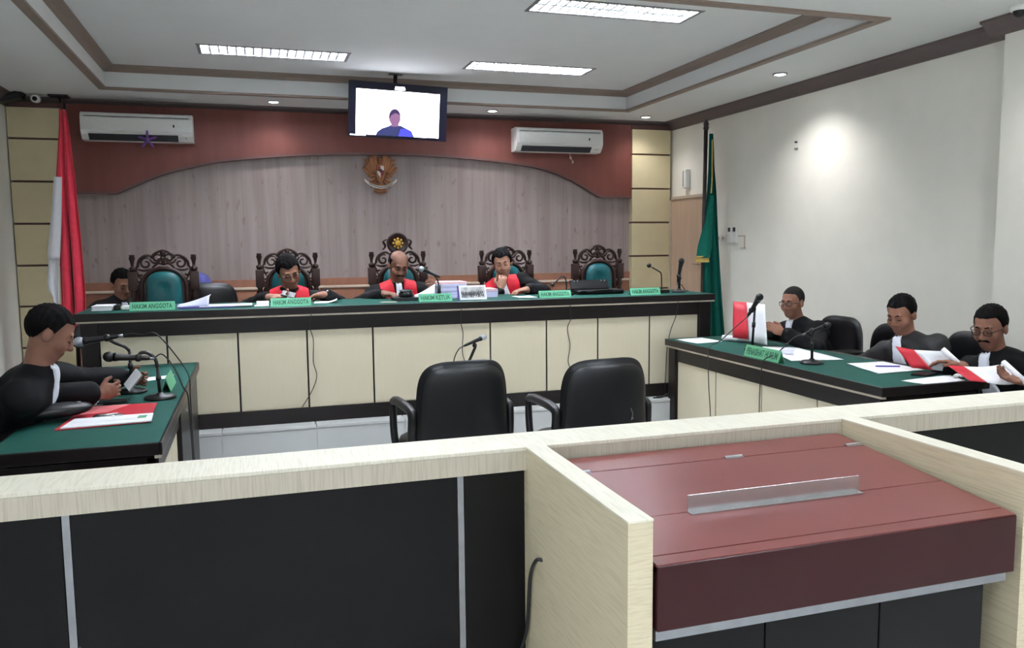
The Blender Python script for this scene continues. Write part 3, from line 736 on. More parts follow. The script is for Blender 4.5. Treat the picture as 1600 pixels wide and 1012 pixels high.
def person(label, loc, facing, head, pitch=0, yaw=0, roll=0, hs=1., hands=None, skin='skin_a', robe='robe_black', red=False, bib=True,
           hair='short', hairmat='hair_black', lean_back=.05, glasses=False, moustache=False, watch=None, sex='m', sh=.175, elbows=None,
           eyes='down', collar=True, shoulder_tilt=0., bibw=1., scarf=False, suit=False, neckd=.165, cuff=.82, bulk=1., hip=.48, bibl=.30):
    """facing: degrees, direction the torso looks (0 = +x, 90 = +y). head: world centre of head. pitch>0 looks down."""
    root = thing('person', label, 'person', loc, 0)
    loc = np.array(loc, float); head = np.array(head, float)
    fa = math.radians(facing); f = V3(math.cos(fa), math.sin(fa), 0); r = V3(f[1], -f[0], 0); u = V3(0, 0, 1)
    hz = loc[2]+hip
    Nk = head-u*neckd*hs-f*.05*hs                       # neck base
    pel = V3(loc[0], loc[1], hz)
    sp = nrm(Nk-pel); L = np.linalg.norm(Nk-pel)
    tr = nrm(r-sp*(r@sp)); tf = np.cross(sp, tr)                       # torso frame
    S = {}
    for s, nm in ((1, 'R'), (-1, 'L')):
        S[nm] = Nk-sp*.065+tr*s*sh+u*shoulder_tilt*s-tf*.005
    # head frame
    hf, hr, hu = f.copy(), r.copy(), u.copy()
    hf = rotv(hf, u, yaw); hr = rotv(hr, u, yaw)
    hf2 = rotv(hf, hr, -pitch); hu = rotv(hu, hr, -pitch); hf = hf2
    hr = rotv(hr, hf, roll); hu = rotv(hu, hf, roll)
    HM = np.stack([hr, hf, hu])
    H = lambda x, y, z: head+hs*(hr*x+hf*y+hu*z)
    # arms
    arms = {}
    for nm in ('R', 'L'):
        hd = (hands or {}).get(nm)
        sgn = 1 if nm == 'R' else -1
        if hd is None:
            W = pel+tf*.34+tr*sgn*.12+u*.10; hd = dict(w=W, d=f, n=-u, curl=20)
        W = np.array(hd['w'], float); l1, l2 = .285, .255
        D = W-S[nm]; dist = np.linalg.norm(D)
        if dist > (l1+l2)*.99: k_ = dist/(l1+l2)*1.015; l1 *= k_; l2 *= k_
        a = (l1*l1-l2*l2+dist*dist)/(2*dist); hh = math.sqrt(max(l1*l1-a*a, 1e-6))
        pole = np.array(hd.get('pole', tr*sgn*.8-u*.8-f*.1), float); dn_ = D/dist; pole = nrm(pole-dn_*(pole@dn_))
        E = S[nm]+dn_*a+pole*hh
        arms[nm] = (S[nm], E, W, hd)
    # ---- body (skin)
    pts = [head, Nk]+[a[2] for a in arms.values()]+[a[1] for a in arms.values()]+[pel+u*.1]
    lo = np.min(pts, 0)-.22; hi = np.max(pts, 0)+.22
    B = Field(lo, hi, .0046)
    B.ell(pel+(Nk-pel)*.62, (.13, .085, .2), np.stack([tr, tf, sp]), .03)
    B.cap(S['L'], S['R'], .045, k=.03)
    B.cap(Nk-sp*.03, H(0, -.012, -.05), .060*hs, .052*hs, .02)
    B.ell(H(0, -.012, .030), np.array((.075, .094, .086))*hs, HM, .02)
    B.ell(H(0, .020, -.042), np.array((.060, .068, .074))*hs, HM, .025)
    B.ell(H(0, .055, -.090), np.array((.028, .024, .022))*hs, HM, .025)
    for s in (-1, 1):
        B.ell(H(.036*s, .058, -.028), np.array((.028, .026, .030))*hs, HM, .02)
        B.ell(H(.077*s, -.008, -.008), np.array((.010, .022, .031))*hs, HM, .006)
        B.ell(H(.030*s, .094, .006), np.array((.020, .013, .011))*hs, HM, .012, sub=True)
        B.ell(H(.030*s, .073, .004), np.array((.016, .012, .012))*hs, HM, .004)
        B.ell(H(.011*s, .094, -.033), np.array((.010, .010, .009))*hs, HM, .008)
    B.cap(H(-.034, .078, .026), H(.034, .078, .026), .011*hs, k=.015)
    B.cap(H(0, .084, .014), H(0, .104, -.028), .008*hs, .0125*hs, .010)
    B.cap(H(-.018, .082, -.058), H(.018, .082, -.058), .0075*hs, k=.008)
    B.cap(H(-.015, .080, -.070), H(.015, .080, -.070), .0075*hs, k=.008)
    fingers = {}
    for nm, (Sx, E, W, hd) in arms.items():
        B.cap(Sx, E, .046, .038, .02); B.cap(E, W, .037, .025, .015)
        d = nrm(hd.get('d', W-E)); n = np.array(hd.get('n', -u), float); n = nrm(n-d*(n@d)); s_ = np.cross(d, n)
        if nm == 'L': s_ = -s_
        # thumb side: for the right hand with palm down pointing forward the thumb is to the left
        th = s_
        curl = hd.get('curl', 30)
        B.cap(W-d*.01, W+d*.03, .025, .024, .012)
        B.ell(W+d*.05, (.046, .040, .017), np.stack([d, th, n]), .012)
        for q, (off, ln) in enumerate(((.029, .068), (.010, .076), (-.010, .071), (-.028, .056))):
            b0 = W+d*.082+th*off; dd = d.copy(); dd = nrm(dd+th*off*1.6)
            for j, (lf, rr, cu) in enumerate(((.45, .0088, curl*.7), (.32, .0080, curl), (.26, .0072, curl*.8))):
                dd = nrm(dd*math.cos(math.radians(cu))+n*math.sin(math.radians(cu)))
                # keep bending in the plane of finger and palm
                b1 = b0+dd*ln*lf*1.1; B.cap(b0, b1, rr, rr*.93, .004)
                nn = nrm(n-dd*(n@dd)); b0 = b1; n_keep = n; n = nn
            n = np.array(hd.get('n', -u), float); n = nrm(n-d*(n@d))
        t0 = W+d*.022+th*.026; t1 = t0+nrm(th*.75+d*.7+n*.25)*.040; t2 = t1+nrm(d*.9+th*.15+n*.45)*.034
        B.cap(t0, t1, .0125, .0105, .008); B.cap(t1, t2, .0100, .0082, .004)
    P, Q = nets(B.F, B.lo, B.h)
    mesh_np('body', P, Q, skin, root)
    # ---- clothing
    knee = {}
    for s, nm in ((1, 'R'), (-1, 'L')):
        knee[nm] = pel+f*.40+r*s*.11-u*.02
    pts = pts+[pel-r*.3, pel+r*.3, knee['R'], V3(loc[0], loc[1], loc[2]+.12)]+list(S.values())
    lo = np.min(pts, 0)-.17; hi = np.max(pts, 0)+.17; hi[2] = Nk[2]+.10; lo[2] = loc[2]+.05
    C = Field(lo, hi, .0068)
    TM = np.stack([tr, tf, sp])
    C.ell(pel+u*.02, (.19*bulk, .16*bulk, .14), TM, .05)
    C.ell(pel+(Nk-pel)*.36, (.178*bulk, .140*bulk, .19), TM, .05)
    C.ell(pel+(Nk-pel)*.68, (.188*bulk, .128*bulk, .19), TM, .05)
    C.cap(S['L']-u*.005, S['R']-u*.005, .066, k=.05)
    C.cap(Nk-sp*.07, Nk-sp*.012, .088, .064, .04)
    FT = C.F.copy()
    for nm in ('R', 'L'):
        Sx, E, W, hd = arms[nm]
        C.cap(Sx-u*.008, E, .062, .061, .055)
        C.cap(E, E+(W-E)*cuff, .060, .056 if not suit else .045, .02)
        C.cap(pel-u*.02+r*(.09 if nm == 'R' else -.09), knee[nm], .095, .08, .04)
        C.cap(knee[nm], V3(knee[nm][0], knee[nm][1], loc[2]+.12), .08, .07, .03)
    gx, gy, gz = C.grid()
    ux = (gx-Nk[0])*tr[0]+(gy-Nk[1])*tr[1]+(gz-Nk[2])*tr[2]
    uf = (gx-Nk[0])*tf[0]+(gy-Nk[1])*tf[1]+(gz-Nk[2])*tf[2]
    us = (gx-Nk[0])*sp[0]+(gy-Nk[1])*sp[1]+(gz-Nk[2])*sp[2]
    ph = loc[0]*7+loc[1]*3
    fold = .0035*np.sin(46*ux+9*us+ph)*np.clip((-us-.08)*6, 0, 1)+.0030*np.sin(38*gx-31*gy+44*gz+ph)+.0025*np.sin(61*gz+23*gy-27*gx)
    FR = C.F+fold.astype(np.float32)
    P, Q = nets(FR, C.lo, C.h)
    mesh_np('robe' if not suit else 'jacket', P, Q, robe, root)
    def shell(region, off, th, nm, m_):
        G = np.maximum(np.abs(FT-off)-th, region.astype(np.float32)).astype(np.float32)
        P, Q = nets(G, C.lo, C.h)
        if len(Q): mesh_np(nm, P, Q, m_, root)
    if red:
        wx = np.abs(ux)
        reg = np.maximum.reduce([wx-(.150-.05*np.clip(-us-.22, 0, 1)), (.030+.12*np.clip(.06+us, 0, .1))-wx, -(uf+.055)+0*us, -(us+.46)+0*uf, us-.045+0*uf])
        shell(reg, .003, .0075, 'red_panel', 'robe_red')
        # dark stand collar strip between the panels and the bib
    if bib:
        wx = np.abs(ux)
        pl_ = .0025*np.sin(ux*260)
        reg = np.maximum.reduce([wx-(.024+.11*np.clip(-us, 0, .3))*bibw, us-.05+0*wx, -(us+bibl)+0*wx, -uf+.02+0*us])+pl_
        shell(reg, .008, .0085, 'white_bib' if not suit else 'shirt_front', 'bib_white' if not suit else 'shirt_white')
    sm = MB()
    for nm in ('R', 'L'):
        k_ = knee[nm]; sm.ell((k_[0]+f[0]*.05, k_[1]+f[1]*.05, loc[2]+.05), (.06+.07*abs(f[0]), .06+.07*abs(f[1]), .05), 12, 8)
    sm.build('shoes', 'black_plastic', root, True)
    # ---- hair, brows, eyes
    HF = Field(head-.19*hs, head+.19*hs, .0046)
    gx, gy, gz = HF.grid()
    hx = ((gx-head[0])*hr[0]+(gy-head[1])*hr[1]+(gz-head[2])*hr[2])/hs
    hy = ((gx-head[0])*hf[0]+(gy-head[1])*hf[1]+(gz-head[2])*hf[2])/hs
    hzv = ((gx-head[0])*hu[0]+(gy-head[1])*hu[1]+(gz-head[2])*hu[2])/hs
    th = {'short': .010, 'full': .018, 'buzz': .005, 'bald': .008}[hair]
    HF.ell(H(0, -.018, .034), np.array((.075+th*.8, .092+th*.8, .086+th))*hs, HM, .01)
    ax_ = np.abs(hx)
    line = np.where(hy > .036, .074-.012*np.exp(-((ax_-.0)/.03)**2)*0+.10*np.clip(.052-ax_, -.01, .0)*0, np.where(hy > .014, .074-(.036-hy)*2.9, np.where(hy > -.022, .010+.018*np.clip((.0-hy)/.022, 0, 1), .028-(-.022-hy)*2.4)))
    line = np.maximum(line, -.078)
    if hair == 'full': line = line-.006*np.sin(hx*70+1)-.004
    reg = (line-hzv)*.8*hs
    if hair == 'bald':
        top = np.sqrt((hx/.060)**2+((hy-.03)/.105)**2+((hzv-.12)/.075)**2)-1
        reg = np.maximum(np.maximum(reg, -top*.05*hs), (hzv-.062-np.clip(-hy-.02, 0, .1)*.5)*.8*hs)
    rough = .0028*np.sin(hx*170+hy*60)*np.sin(hy*140+hzv*80+1) if hair != 'buzz' else 0*hx
    tuft = (-.007*np.clip((hy-.03)*14, 0, 1)*np.clip((hzv-.06)*18, 0, 1)) if hair == 'full' else 0*hx
    G = np.maximum(HF.F+rough+tuft, reg+0*HF.F).astype(np.float32)
    P, Q = nets(G, HF.lo, HF.h)
    if scarf:
        HF.ell(H(0, -.015, .01), np.array((.098, .115, .125))*hs, HM, .02); HF.cap(H(0, -.01, -.08), H(0, -.03, -.14), .085*hs, .10*hs, .03)
        face = np.sqrt((hx/.058)**2+((hy-.11)/.09)**2+((hzv+.02)/.08)**2)-1
        G = np.maximum(HF.F, -face*.05).astype(np.float32); P, Q = nets(G, HF.lo, HF.h)
        mesh_np('headscarf', P, Q, 'scarf_blue', root)
    else:
        mesh_np('hair', P, Q, hairmat, root)
    for s in (-1, 1):
        MB().tube([H(.014*s, .0895, .0265), H(.030*s, .0885, .031), H(.046*s, .078, .025)], [.0032*hs, .0042*hs, .0022*hs], 6).build('eyebrow', hairmat if hairmat == 'hair_black' else 'hair_black', root, True)
        if eyes == 'open':
            e = MB().ell(H(.030*s, .0785, .004), (.0095*hs, .0095*hs, .0075*hs), 10, 6).build('eye', 'eye_white', root, True)
            MB().ell(H(.030*s, .0865, .003), .0042*hs, 8, 5).build('iris', 'eye_dark', e, True)
        else:
            MB().tube([H(.018*s, .0862, -.0015), H(.030*s, .0885, -.0045), H(.043*s, .081, -.002)], .0022*hs, 6).build('eyelash', 'eye_dark', root, True)
    MB().tube([H(-.021, .0865, -.064), H(0, .0905, -.0635), H(.021, .0865, -.064)], [.0016*hs, .0028*hs, .0016*hs], 6).build('mouth', 'lip', root, True)
    if moustache:
        MB().tube(spl([H(-.028, .082, -.057), H(-.014, .0905, -.048), H(0, .093, -.046), H(.014, .0905, -.048), H(.028, .082, -.057)], 4), .0055*hs, 6).build('moustache', 'hair_black', root, True)
    if glasses:
        g = MB()
        for s in (-1, 1):
            ring_ = [H(.031*s+.022*math.copysign(abs(math.cos(a))**.6, math.cos(a)), .101-.006*abs(.031*s+.022*math.cos(a))*10, .002+.0145*math.copysign(abs(math.sin(a))**.6, math.sin(a))) for a in np.linspace(0, 2*math.pi, 25)]
            g.tube(ring_, .0022*hs, 6); g.tube([H(.054*s, .094, .007), H(.078*s, .06, .010), H(.082*s, -.01, .008)], .0024*hs, 6)
        g.tube([H(-.009, .100, .004), H(0, .104, .006), H(.009, .100, .004)], .0017*hs, 6)
        g.build('glasses', 'black_plastic', root, True)
    if watch:
        Sx, E, W, hd = arms[watch[0]]; a = nrm(W-E); c = W-a*.018; q1 = nrm(np.cross(a, u)); q2 = np.cross(a, q1)
        wm = MB().tube([c+(q1*math.cos(t)+q2*math.sin(t))*.031 for t in np.linspace(0, 2*math.pi, 21)], .006, 6)
        face_ = nrm(-f*.2+u*.6+V3(0, -.7, 0)); face_ = nrm(face_-a*(face_@a))
        wm.ell(c+face_*.033, (.015, .015, .015), 10, 6); wm.build('watch', watch[1], root, True)
    root['_arms'] = 0; del root['_arms']
    return dict(root=root, H=H, hr=hr, hf=hf, hu=hu, arms=arms)
# ------------------------------------------------------------------ the people in the room
u_ = V3(0, 0, 1)
J1 = person('judge in glasses and red panelled black robe, head tilted, left of centre at bench', (.27, 6.80, PLAT), -90, (.26, 6.56, 1.29), pitch=24, yaw=12, roll=14, hs=1.03, skin='skin_c',
       red=True, hair='full', glasses=True, hip=.47, watch=('L', 'steel'), bulk=1.08, sh=.2,
       hands={'R': dict(w=(.10, 6.20, 1.118), d=(1, -.15, .05), n=(0, -.4, 1), curl=28, pole=(-1, 0, -.4)),
              'L': dict(w=(.49, 6.21, 1.125), d=(-1, -.2, -.1), n=(0, -.3, -1), curl=34, pole=(1, 0, -.4))})
J2 = person('balding judge with moustache and red panelled robe at the centre of the bench', (1.15, 6.84, PLAT), -90, (1.12, 6.56, 1.325), pitch=24, yaw=6, roll=-3, hs=1.0, skin='skin_b',
       red=True, hair='bald', moustache=True, hip=.47, bulk=1.06, sh=.19,
       hands={'R': dict(w=(.945, 6.24, 1.118), d=(.75, -.65, -.02), n=(.1, 0, -1), curl=48, pole=(-1, 0, -.5)),
              'L': dict(w=(1.375, 6.24, 1.13), d=(-.35, -.5, .5), n=(-.8, .3, -.2), curl=42, pole=(1, 0, -.5))})
J3 = person('judge in red panelled robe resting his chin on one hand, right of centre', (2.16, 6.86, PLAT), -90, (2.015, 6.60, 1.325), pitch=10, yaw=-16, roll=8, hs=.98, skin='skin_a',
       red=True, hair='full', hip=.47, sh=.185, shoulder_tilt=-.015, bulk=1.04, bibw=1.3,
       hands={'R': dict(w=(1.945, 6.42, 1.12), d=(.22, .08, 1), n=(.25, .95, -.1), curl=56, pole=(-.5, -.4, -1)),
              'L': dict(w=(2.12, 6.25, 1.118), d=(-1, -.25, -.05), n=(0, 0, -1), curl=25, pole=(1, .1, -.3))})
CL = person('man in dark suit and white shirt half hidden by the leftmost carved chair', (-1.1, 7.36, PLAT), -78, (-1.02, 7.22, 1.195), pitch=20, yaw=16, roll=2, hs=1.0, skin='skin_c', robe='suit_black',
       bib=True, hair='short', suit=True, hip=.44, collar=False)
SC = person('person in a blue headscarf mostly hidden behind the leftmost carved chair', (-.40, 7.42, PLAT), 80, (-.445, 7.50, 1.13), pitch=20, hs=.98, skin='skin_a', robe='suit_black', bib=False, scarf=True, hip=.42)
L1 = person('man with cropped hair and glasses reading an upright red folder at right desk', (4.06, 5.06, 0), 186, (3.80, 5.08, 1.04), pitch=8, yaw=14, hs=.94, skin='skin_c', hair='buzz', hairmat='hair_grey', glasses=True,
       eyes='open', hip=.47, watch=('L', 'gold_watch'), bibw=1.2, sh=.18,
       hands={'L': dict(w=(3.56, 4.86, .845), d=(-.75, .35, .45), n=(.0, .8, -.3), curl=38, pole=(.2, -1, -.6)),
              'R': dict(w=(3.55, 5.24, .82), d=(-.8, -.2, .4), n=(0, -.8, .3), curl=34, pole=(.2, 1, -.6))})
L2 = person('man with bowed head and dark grey robe, middle of the right desk', (4.10, 4.02, 0), 192, (3.86, 4.08, 1.03), pitch=22, yaw=6, hs=.99, skin='skin_c', robe='robe_grey', hair='short', hip=.47, bibw=1.2, sh=.19,
       hands={'L': dict(w=(3.80, 4.02, .68), d=(-.5, .8, -.1), n=(0, 0, -1), curl=25, pole=(.3, -1, -.2)),
              'R': dict(w=(3.80, 4.26, .68), d=(-.5, -.8, -.1), n=(0, 0, -1), curl=25, pole=(.3, 1, -.2))})
L3 = person('man with glasses and moustache holding two red folders, rightmost', (4.14, 3.40, 0), 184, (3.90, 3.47, 1.005), pitch=16, yaw=14, hs=1.0, skin='skin_d', hair='short', glasses=True, moustache=True, hip=.46, bibw=1.3, sh=.2,
       hands={'R': dict(w=(3.70, 3.46, .80), d=(-.55, .75, .2), n=(-.3, .1, -1), curl=24, pole=(.2, 1, -.6), ),
              'L': dict(w=(3.66, 3.02, .785), d=(-.4, .7, .1), n=(-.2, -.2, 1), curl=30, pole=(.2, -1, -.4))})
PR = person('man in black robe bent over papers at the left desk', (-1.25, 3.98, 0), 8, (-.85, 3.925, 1.13), pitch=30, yaw=4, hs=.97, skin='skin_b', hair='short', hip=.49, bibw=1.1, bibl=.17, sh=.19, bulk=.96,
       hands={'R': dict(w=(-.72, 4.16, .815), d=(.75, .55, .05), n=(-.35, .9, .1), curl=42, pole=(-1, -.25, .05)),
              'L': dict(w=(-.66, 4.62, .815), d=(.85, -.3, -.05), n=(-.2, -1, .1), curl=38, pole=(-.1, 1, -.6))})
# ------------------------------------------------------------------ television, air conditioners, emblem
tv = thing('television', 'black flat television hanging from the ceiling showing a man on a call', 'television', (1.305, 7.5, 2.455))
tv.rotation_euler = (math.radians(7), math.radians(1.6), math.radians(0))
W_, H_ = .895, .487
B = lambda nm, mb, m, p=tv, sm=False: mb.build(nm, m, p, smooth=sm, world=False)
B('casing', MB().box(-W_/2, W_/2, .005, .06, 0, H_, .006), 'black_plastic')
B('bezel', MB().box(-W_/2, W_/2, -.004, .006, 0, H_, .003), 'screen_bezel')
x0, x1, z0, z1 = -.385, .375, .024, .42
B('screen', MB().box(x0, x1, -.0055, -.003, z0, z1), 'screen_white')
def flat(nm, pts, m, y): return B(nm, MB().prism(pts, y, y+.0006), m)
cx = -.03
flat('picture_curtain', [(.262, z0), (.352, z0), (.352, z1-.0), (.30, z1), (.285, .2)], 'screen_drape', -.0062)
sh = [(cx-.175, z0), (cx-.16, .055), (cx-.12, .085), (cx-.06, .107), (cx-.03, .125), (cx+.05, .118), (cx+.10, .098), (cx+.15, .075), (cx+.175, z0)]
flat('picture_shirt', sh, 'screen_navy', -.0064)
flat('picture_shirt_light', [(cx+.03, z0), (cx+.05, .09), (cx+.10, .096), (cx+.145, .07), (cx+.165, z0)], 'screen_blue', -.0068)
hd_ = [(cx-.005+.052*math.cos(a), .185+.072*math.sin(a)) for a in np.linspace(0, 2*math.pi, 20, endpoint=False)]
flat('picture_face', hd_+[], 'screen_skin', -.0070)
flat('picture_neck', [(cx-.035, .105), (cx+.03, .11), (cx+.035, .16), (cx-.035, .15)], 'screen_skin', -.0069)
hp = [(cx-.005+.054*math.cos(a), .19+.073*math.sin(a)) for a in np.linspace(.25, math.pi-.0, 14)]+[(cx-.056, .165), (cx-.04, .205), (cx, .228), (cx+.035, .215)]
flat('picture_hair', hp, 'screen_hair', -.0074)
B('status_bar', MB().box(x0-.05, x0+.09, -.0062, -.0045, .012, .021), 'glow_white')
B('stand_pole', MB().cyl((-.03, .045, .3), (-.03, .045, .57), .018), 'black_plastic', sm=True)
B('mount_plate', MB().box(-.12, .06, .055, .075, .14, .34), 'black_plastic')
B('ceiling_plate', MB().box(-.09, .03, .0, .09, .56, .567), 'black_plastic')
wc = thing('webcam', 'small bright webcam clipped on top of the television', 'camera', (1.325, 7.46, 2.90))
MB().box(-.05, .05, -.02, .02, -.022, .03, .008).build('shell', 'glow_white', wc, world=False)  # whole casing glows by itself, brightness put into its material
MB().box(-.03, .03, .0, .045, -.03, -.022, .002).build('clip', 'white_plastic', wc, world=False)

def air_con(label, x0, x1, z0, z1):
    t = thing('air_conditioner', label, 'air conditioner', ((x0+x1)/2, 8.405, z0), group='wall air conditioners')
    yb, yf = 8.404, 8.20
    prof = [(yb, z0), (yf+.07, z0), (yf+.02, z0+.045), (yf, z0+.08), (yf, z1-.05), (yf+.02, z1-.012), (yf+.05, z1), (yb, z1)]
    MB().prism(prof, x0, x1, 'yz').build('casing', 'white_plastic', t)
    MB().prism([(yf-.006, z0+.085), (yf-.006, z1-.055), (yf+.01, z1-.04), (yf+.01, z0+.085)], x0+.025, x1-.02, 'yz').build('front_cover', 'white_plastic', t)
    MB().prism([(yf+.012, z0+.052), (yf+.066, z0+.004), (yf+.06, z0-.002), (yf+.004, z0+.048)], x0+.06, x1-.13, 'yz').build('outlet_slot', 'slot_dark', t)
    MB().prism([(yf-.002, z0+.068), (yf+.006, z0+.076), (yf+.03, z0+.045), (yf+.022, z0+.038)], x0+.06, x1-.1, 'yz').build('louvre_flap', 'white_plastic', t)
    MB().box(x0+.03, x1-.03, yf-.001, yf+.02, z1-.043, z1-.037).build('top_gap', 'slot_dark', t)
    MB().box(x1-.17, x1-.155, yf-.0075, yf-.005, z0+.12, z0+.145).build('badge', 'slot_dark', t)
    MB().ell((x1-.06, yf+.028, z0+.03), .006, 8, 5).build('indicator', 'grey_plastic', t)
    return t
air_con('white wall air conditioner in the dim left corner, with a purple bow', -1.43, -.49, 2.465, 2.71)
ac2 = air_con('white wall air conditioner on the right, beside the right pilaster', 2.68, 3.66, 2.465, 2.71)
# purple bow hanging from the left air conditioner
rb = MB(); c = (-.88, 8.19, 2.47)
for k in range(5):
    a = math.radians(90+72*k)
    rb.ell((c[0]+.045*math.cos(a), c[1], c[2]+.045*math.sin(a)), (.012, .009, .042), 10, 7, Matrix.Rotation(a-math.pi/2, 3, 'Y').inverted())
rb.ell(c, .018, 10, 6)
tag(rb.build('ribbon_bow', 'purple_ribbon', smooth=True), 'small purple star shaped bow hanging on the left air conditioner', 'ribbon')
st = thing('hanging_tassel', 'small pale tassel hanging below the right air conditioner', 'ornament', (3.36, 8.36, 2.36))
MB().tube([(3.335, 8.36, 2.465), (3.345, 8.36, 2.42)], .004, 6).ell((3.345, 8.36, 2.415), (.014, .01, .016), 8, 6).ell((3.37, 8.36, 2.37), (.011, .009, .018), 8, 6).tube([(3.35, 8.36, 2.41), (3.37, 8.36, 2.38)], .004, 6).build('beads', 'rail_pale', st, True)

em = thing('wall_emblem', 'carved eagle emblem with shield and scroll on the back wall', 'emblem', (1.275, 8.462, 2.05))
E_ = lambda nm, mb, m, sm=True: mb.build(nm, m, em, smooth=sm, world=False)
for s in (-1, 1):
    wm = MB()
    for k in range(7):
        t = k/6; a = math.radians(96-40*t); L = .24-.075*t
        base = Vector((s*(.035+.010*k), -.02, .155+.012*(3-abs(k-3))))
        tip = base+Vector((s*math.cos(math.radians(50+56*(1-t)*.7))*.10*(1+.2*t), 0, .23-.16*t))
        d_ = tip-base; mid = (base+tip)/2
        rot = Matrix.Rotation(math.atan2(d_.x, d_.z), 3, 'Y')
        wm.ell(mid, (.020, .010, d_.length/2+.012), 8, 7, rot)
    for k in range(6):
        t = k/5
        base = Vector((s*.05, -.015, .24-.03*k)); tip = Vector((s*(.165-.015*k-.01*(k == 0)), -.01, .31-.055*k))
        d_ = tip-base; wm.ell((base+tip)/2, (.018, .010, d_.length/2+.01), 8, 7, Matrix.Rotation(math.atan2(d_.x, d_.z), 3, 'Y'))
    E_('wing', wm, 'emblem_bronze')
E_('eagle_body', MB().ell((0, -.02, .18), (.05, .028, .11), 14, 9).ell((0, -.03, .30), (.028, .026, .034), 10, 7).tube([(0.0, -.045, .30), (.03, -.055, .298), (.044, -.055, .286)], [.012, .008, .002], 6).tube([(-.03, -.02, .09), (-.055, -.03, .06), (-.07, -.03, .055)], .010, 6).tube([(.03, -.02, .09), (.055, -.03, .06), (.07, -.03, .055)], .010, 6), 'emblem_bronze')
tm = MB()
for k in range(-3, 4):
    a = math.radians(k*11); tm.ell((math.sin(a)*.07, -.015, .075-math.cos(a)*.06), (.011, .008, .058), 8, 7, Matrix.Rotation(math.pi+a, 3, 'Y').inverted())
E_('tail', tm, 'emblem_bronze')
def q4(nm, x0, x1, z0, z1, m): E_(nm, MB().box(x0, x1, -.062, -.045, z0, z1, .002), m, False)
q4('shield_quarter', -.036, 0, .195, .245, 'emblem_red'); q4('shield_quarter', 0, .036, .195, .245, 'emblem_white')
E_('shield_quarter', MB().prism([(-.036, .195), (0, .195), (0, .125), (-.026, .155)], -.062, -.045), 'emblem_white', False)
E_('shield_quarter', MB().prism([(.036, .195), (0, .195), (0, .125), (.026, .155)], -.062, -.045), 'emblem_red', False)
E_('shield_centre', MB().prism([(-.014, .212), (.014, .212), (.014, .188), (0, .174), (-.014, .188)], -.068, -.058).box(-.037, .037, -.066, -.06, .192, .198), 'emblem_black', False)
sc_ = []
for i in range(17):
    t = i/16*2-1; sc_.append([(t*.165, -.045-.012*math.cos(t*5), .028+.075*t*t+dz) for dz in (-.014, .014)])
E_('scroll', MB().sheet(sc_, .006), 'emblem_white')
E_('scroll_lettering', MB().tube([(t*.12, -.062, .028+.075*t*t*.53) for t in np.linspace(-1, 1, 13)], .0035, 5), 'emblem_black')
E_('scroll_lower', MB().tube(spl([(-.06, -.03, -.008), (0, -.035, -.02), (.06, -.03, -.008)], 5), .009, 6), 'emblem_bronze')

# ------------------------------------------------------------------ flags
def cloth(rows, y, amp, n, phase, waves, thick=.004, cols=40):
    """rows: list of (z, xl, xr): gathered cloth with vertical folds"""
    zs = [r_[0] for r_ in rows][::-1]; P_ = []
    Z = np.linspace(rows[0][0], rows[-1][0], n)
    for i, z in enumerate(Z):
        xl = np.interp(z, zs, [r_[1] for r_ in rows][::-1]); xr = np.interp(z, zs, [r_[2] for r_ in rows][::-1])
        t_ = i/(n-1); row = []
        for j in range(cols):
            s = j/(cols-1)
            ang = waves*2*math.pi*s+phase+.5*math.sin(2.2*t_+s*3)
            a = amp*(.35+.65*t_)
            row.append((xl+(xr-xl)*s+.012*math.sin(ang*1.0+1.2)*(xr-xl)/.15*.5, y+a*math.sin(ang)+.02*math.sin(t_*3), z))
        P_.append(row)
    return MB().sheet(P_, thick)
fl1 = thing('flag', 'red and white flag on a dark pole in the left corner', 'flag', (-1.47, 7.72, PLAT))
MB().lathe((-1.47, 7.72, 0), [(.16, PLAT), (.16, PLAT+.03), (.05, PLAT+.06), (.03, PLAT+.12)], 20).build('stand', 'pole_wood', fl1, True)
MB().cyl((-1.47, 7.72, PLAT+.1), (-1.455, 7.72, 2.70), .017).ell((-1.455, 7.72, 2.71), (.02, .02, .03), 10, 7).build('pole', 'pole_wood', fl1, True)
cloth([(2.64, -1.49, -1.44), (2.5, -1.50, -1.425), (2.07, -1.555, -1.40), (1.53, -1.565, -1.385), (1.04, -1.575, -1.375), (.78, -1.585, -1.40)], 7.685, .035, 40, .4, 2.5).build('red_cloth', 'flag_red', fl1, True)
cloth([(2.08, -1.55, -1.49), (1.9, -1.575, -1.505), (1.45, -1.64, -1.545), (1.40, -1.642, -1.55)], 7.62, .022, 24, 1.2, 1.2).build('white_cloth', 'flag_white', fl1, True)
cloth([(1.45, -1.63, -1.55), (1.2, -1.66, -1.565), (1.14, -1.655, -1.57), (1.08, -1.625, -1.575), (.98, -1.61, -1.58)], 7.66, .02, 18, 2.4, 1.4).build('white_cloth', 'flag_white', fl1, True)
fl2 = thing('flag', 'dark green flag with gold fringe on a dark pole by the right wall', 'flag', (4.360, 7.25, PLAT))
MB().lathe((4.365, 7.27, 0), [(.15, PLAT), (.15, PLAT+.03), (.05, PLAT+.06), (.03, PLAT+.12)], 20).build('stand', 'pole_wood', fl2, True)
MB().cyl((4.345, 7.27, PLAT+.1), (4.365, 7.27, 2.62), .02).lathe((4.367, 7.27, 0), [(.02, 2.6), (.03, 2.62), (.022, 2.64), (.028, 2.66), (.012, 2.7), (.002, 2.71)], 12).tube([(4.360, 7.25, 2.6), (4.330, 7.24, 2.58), (4.328, 7.24, 2.5)], .005, 6).build('pole', 'pole_wood', fl2, True)
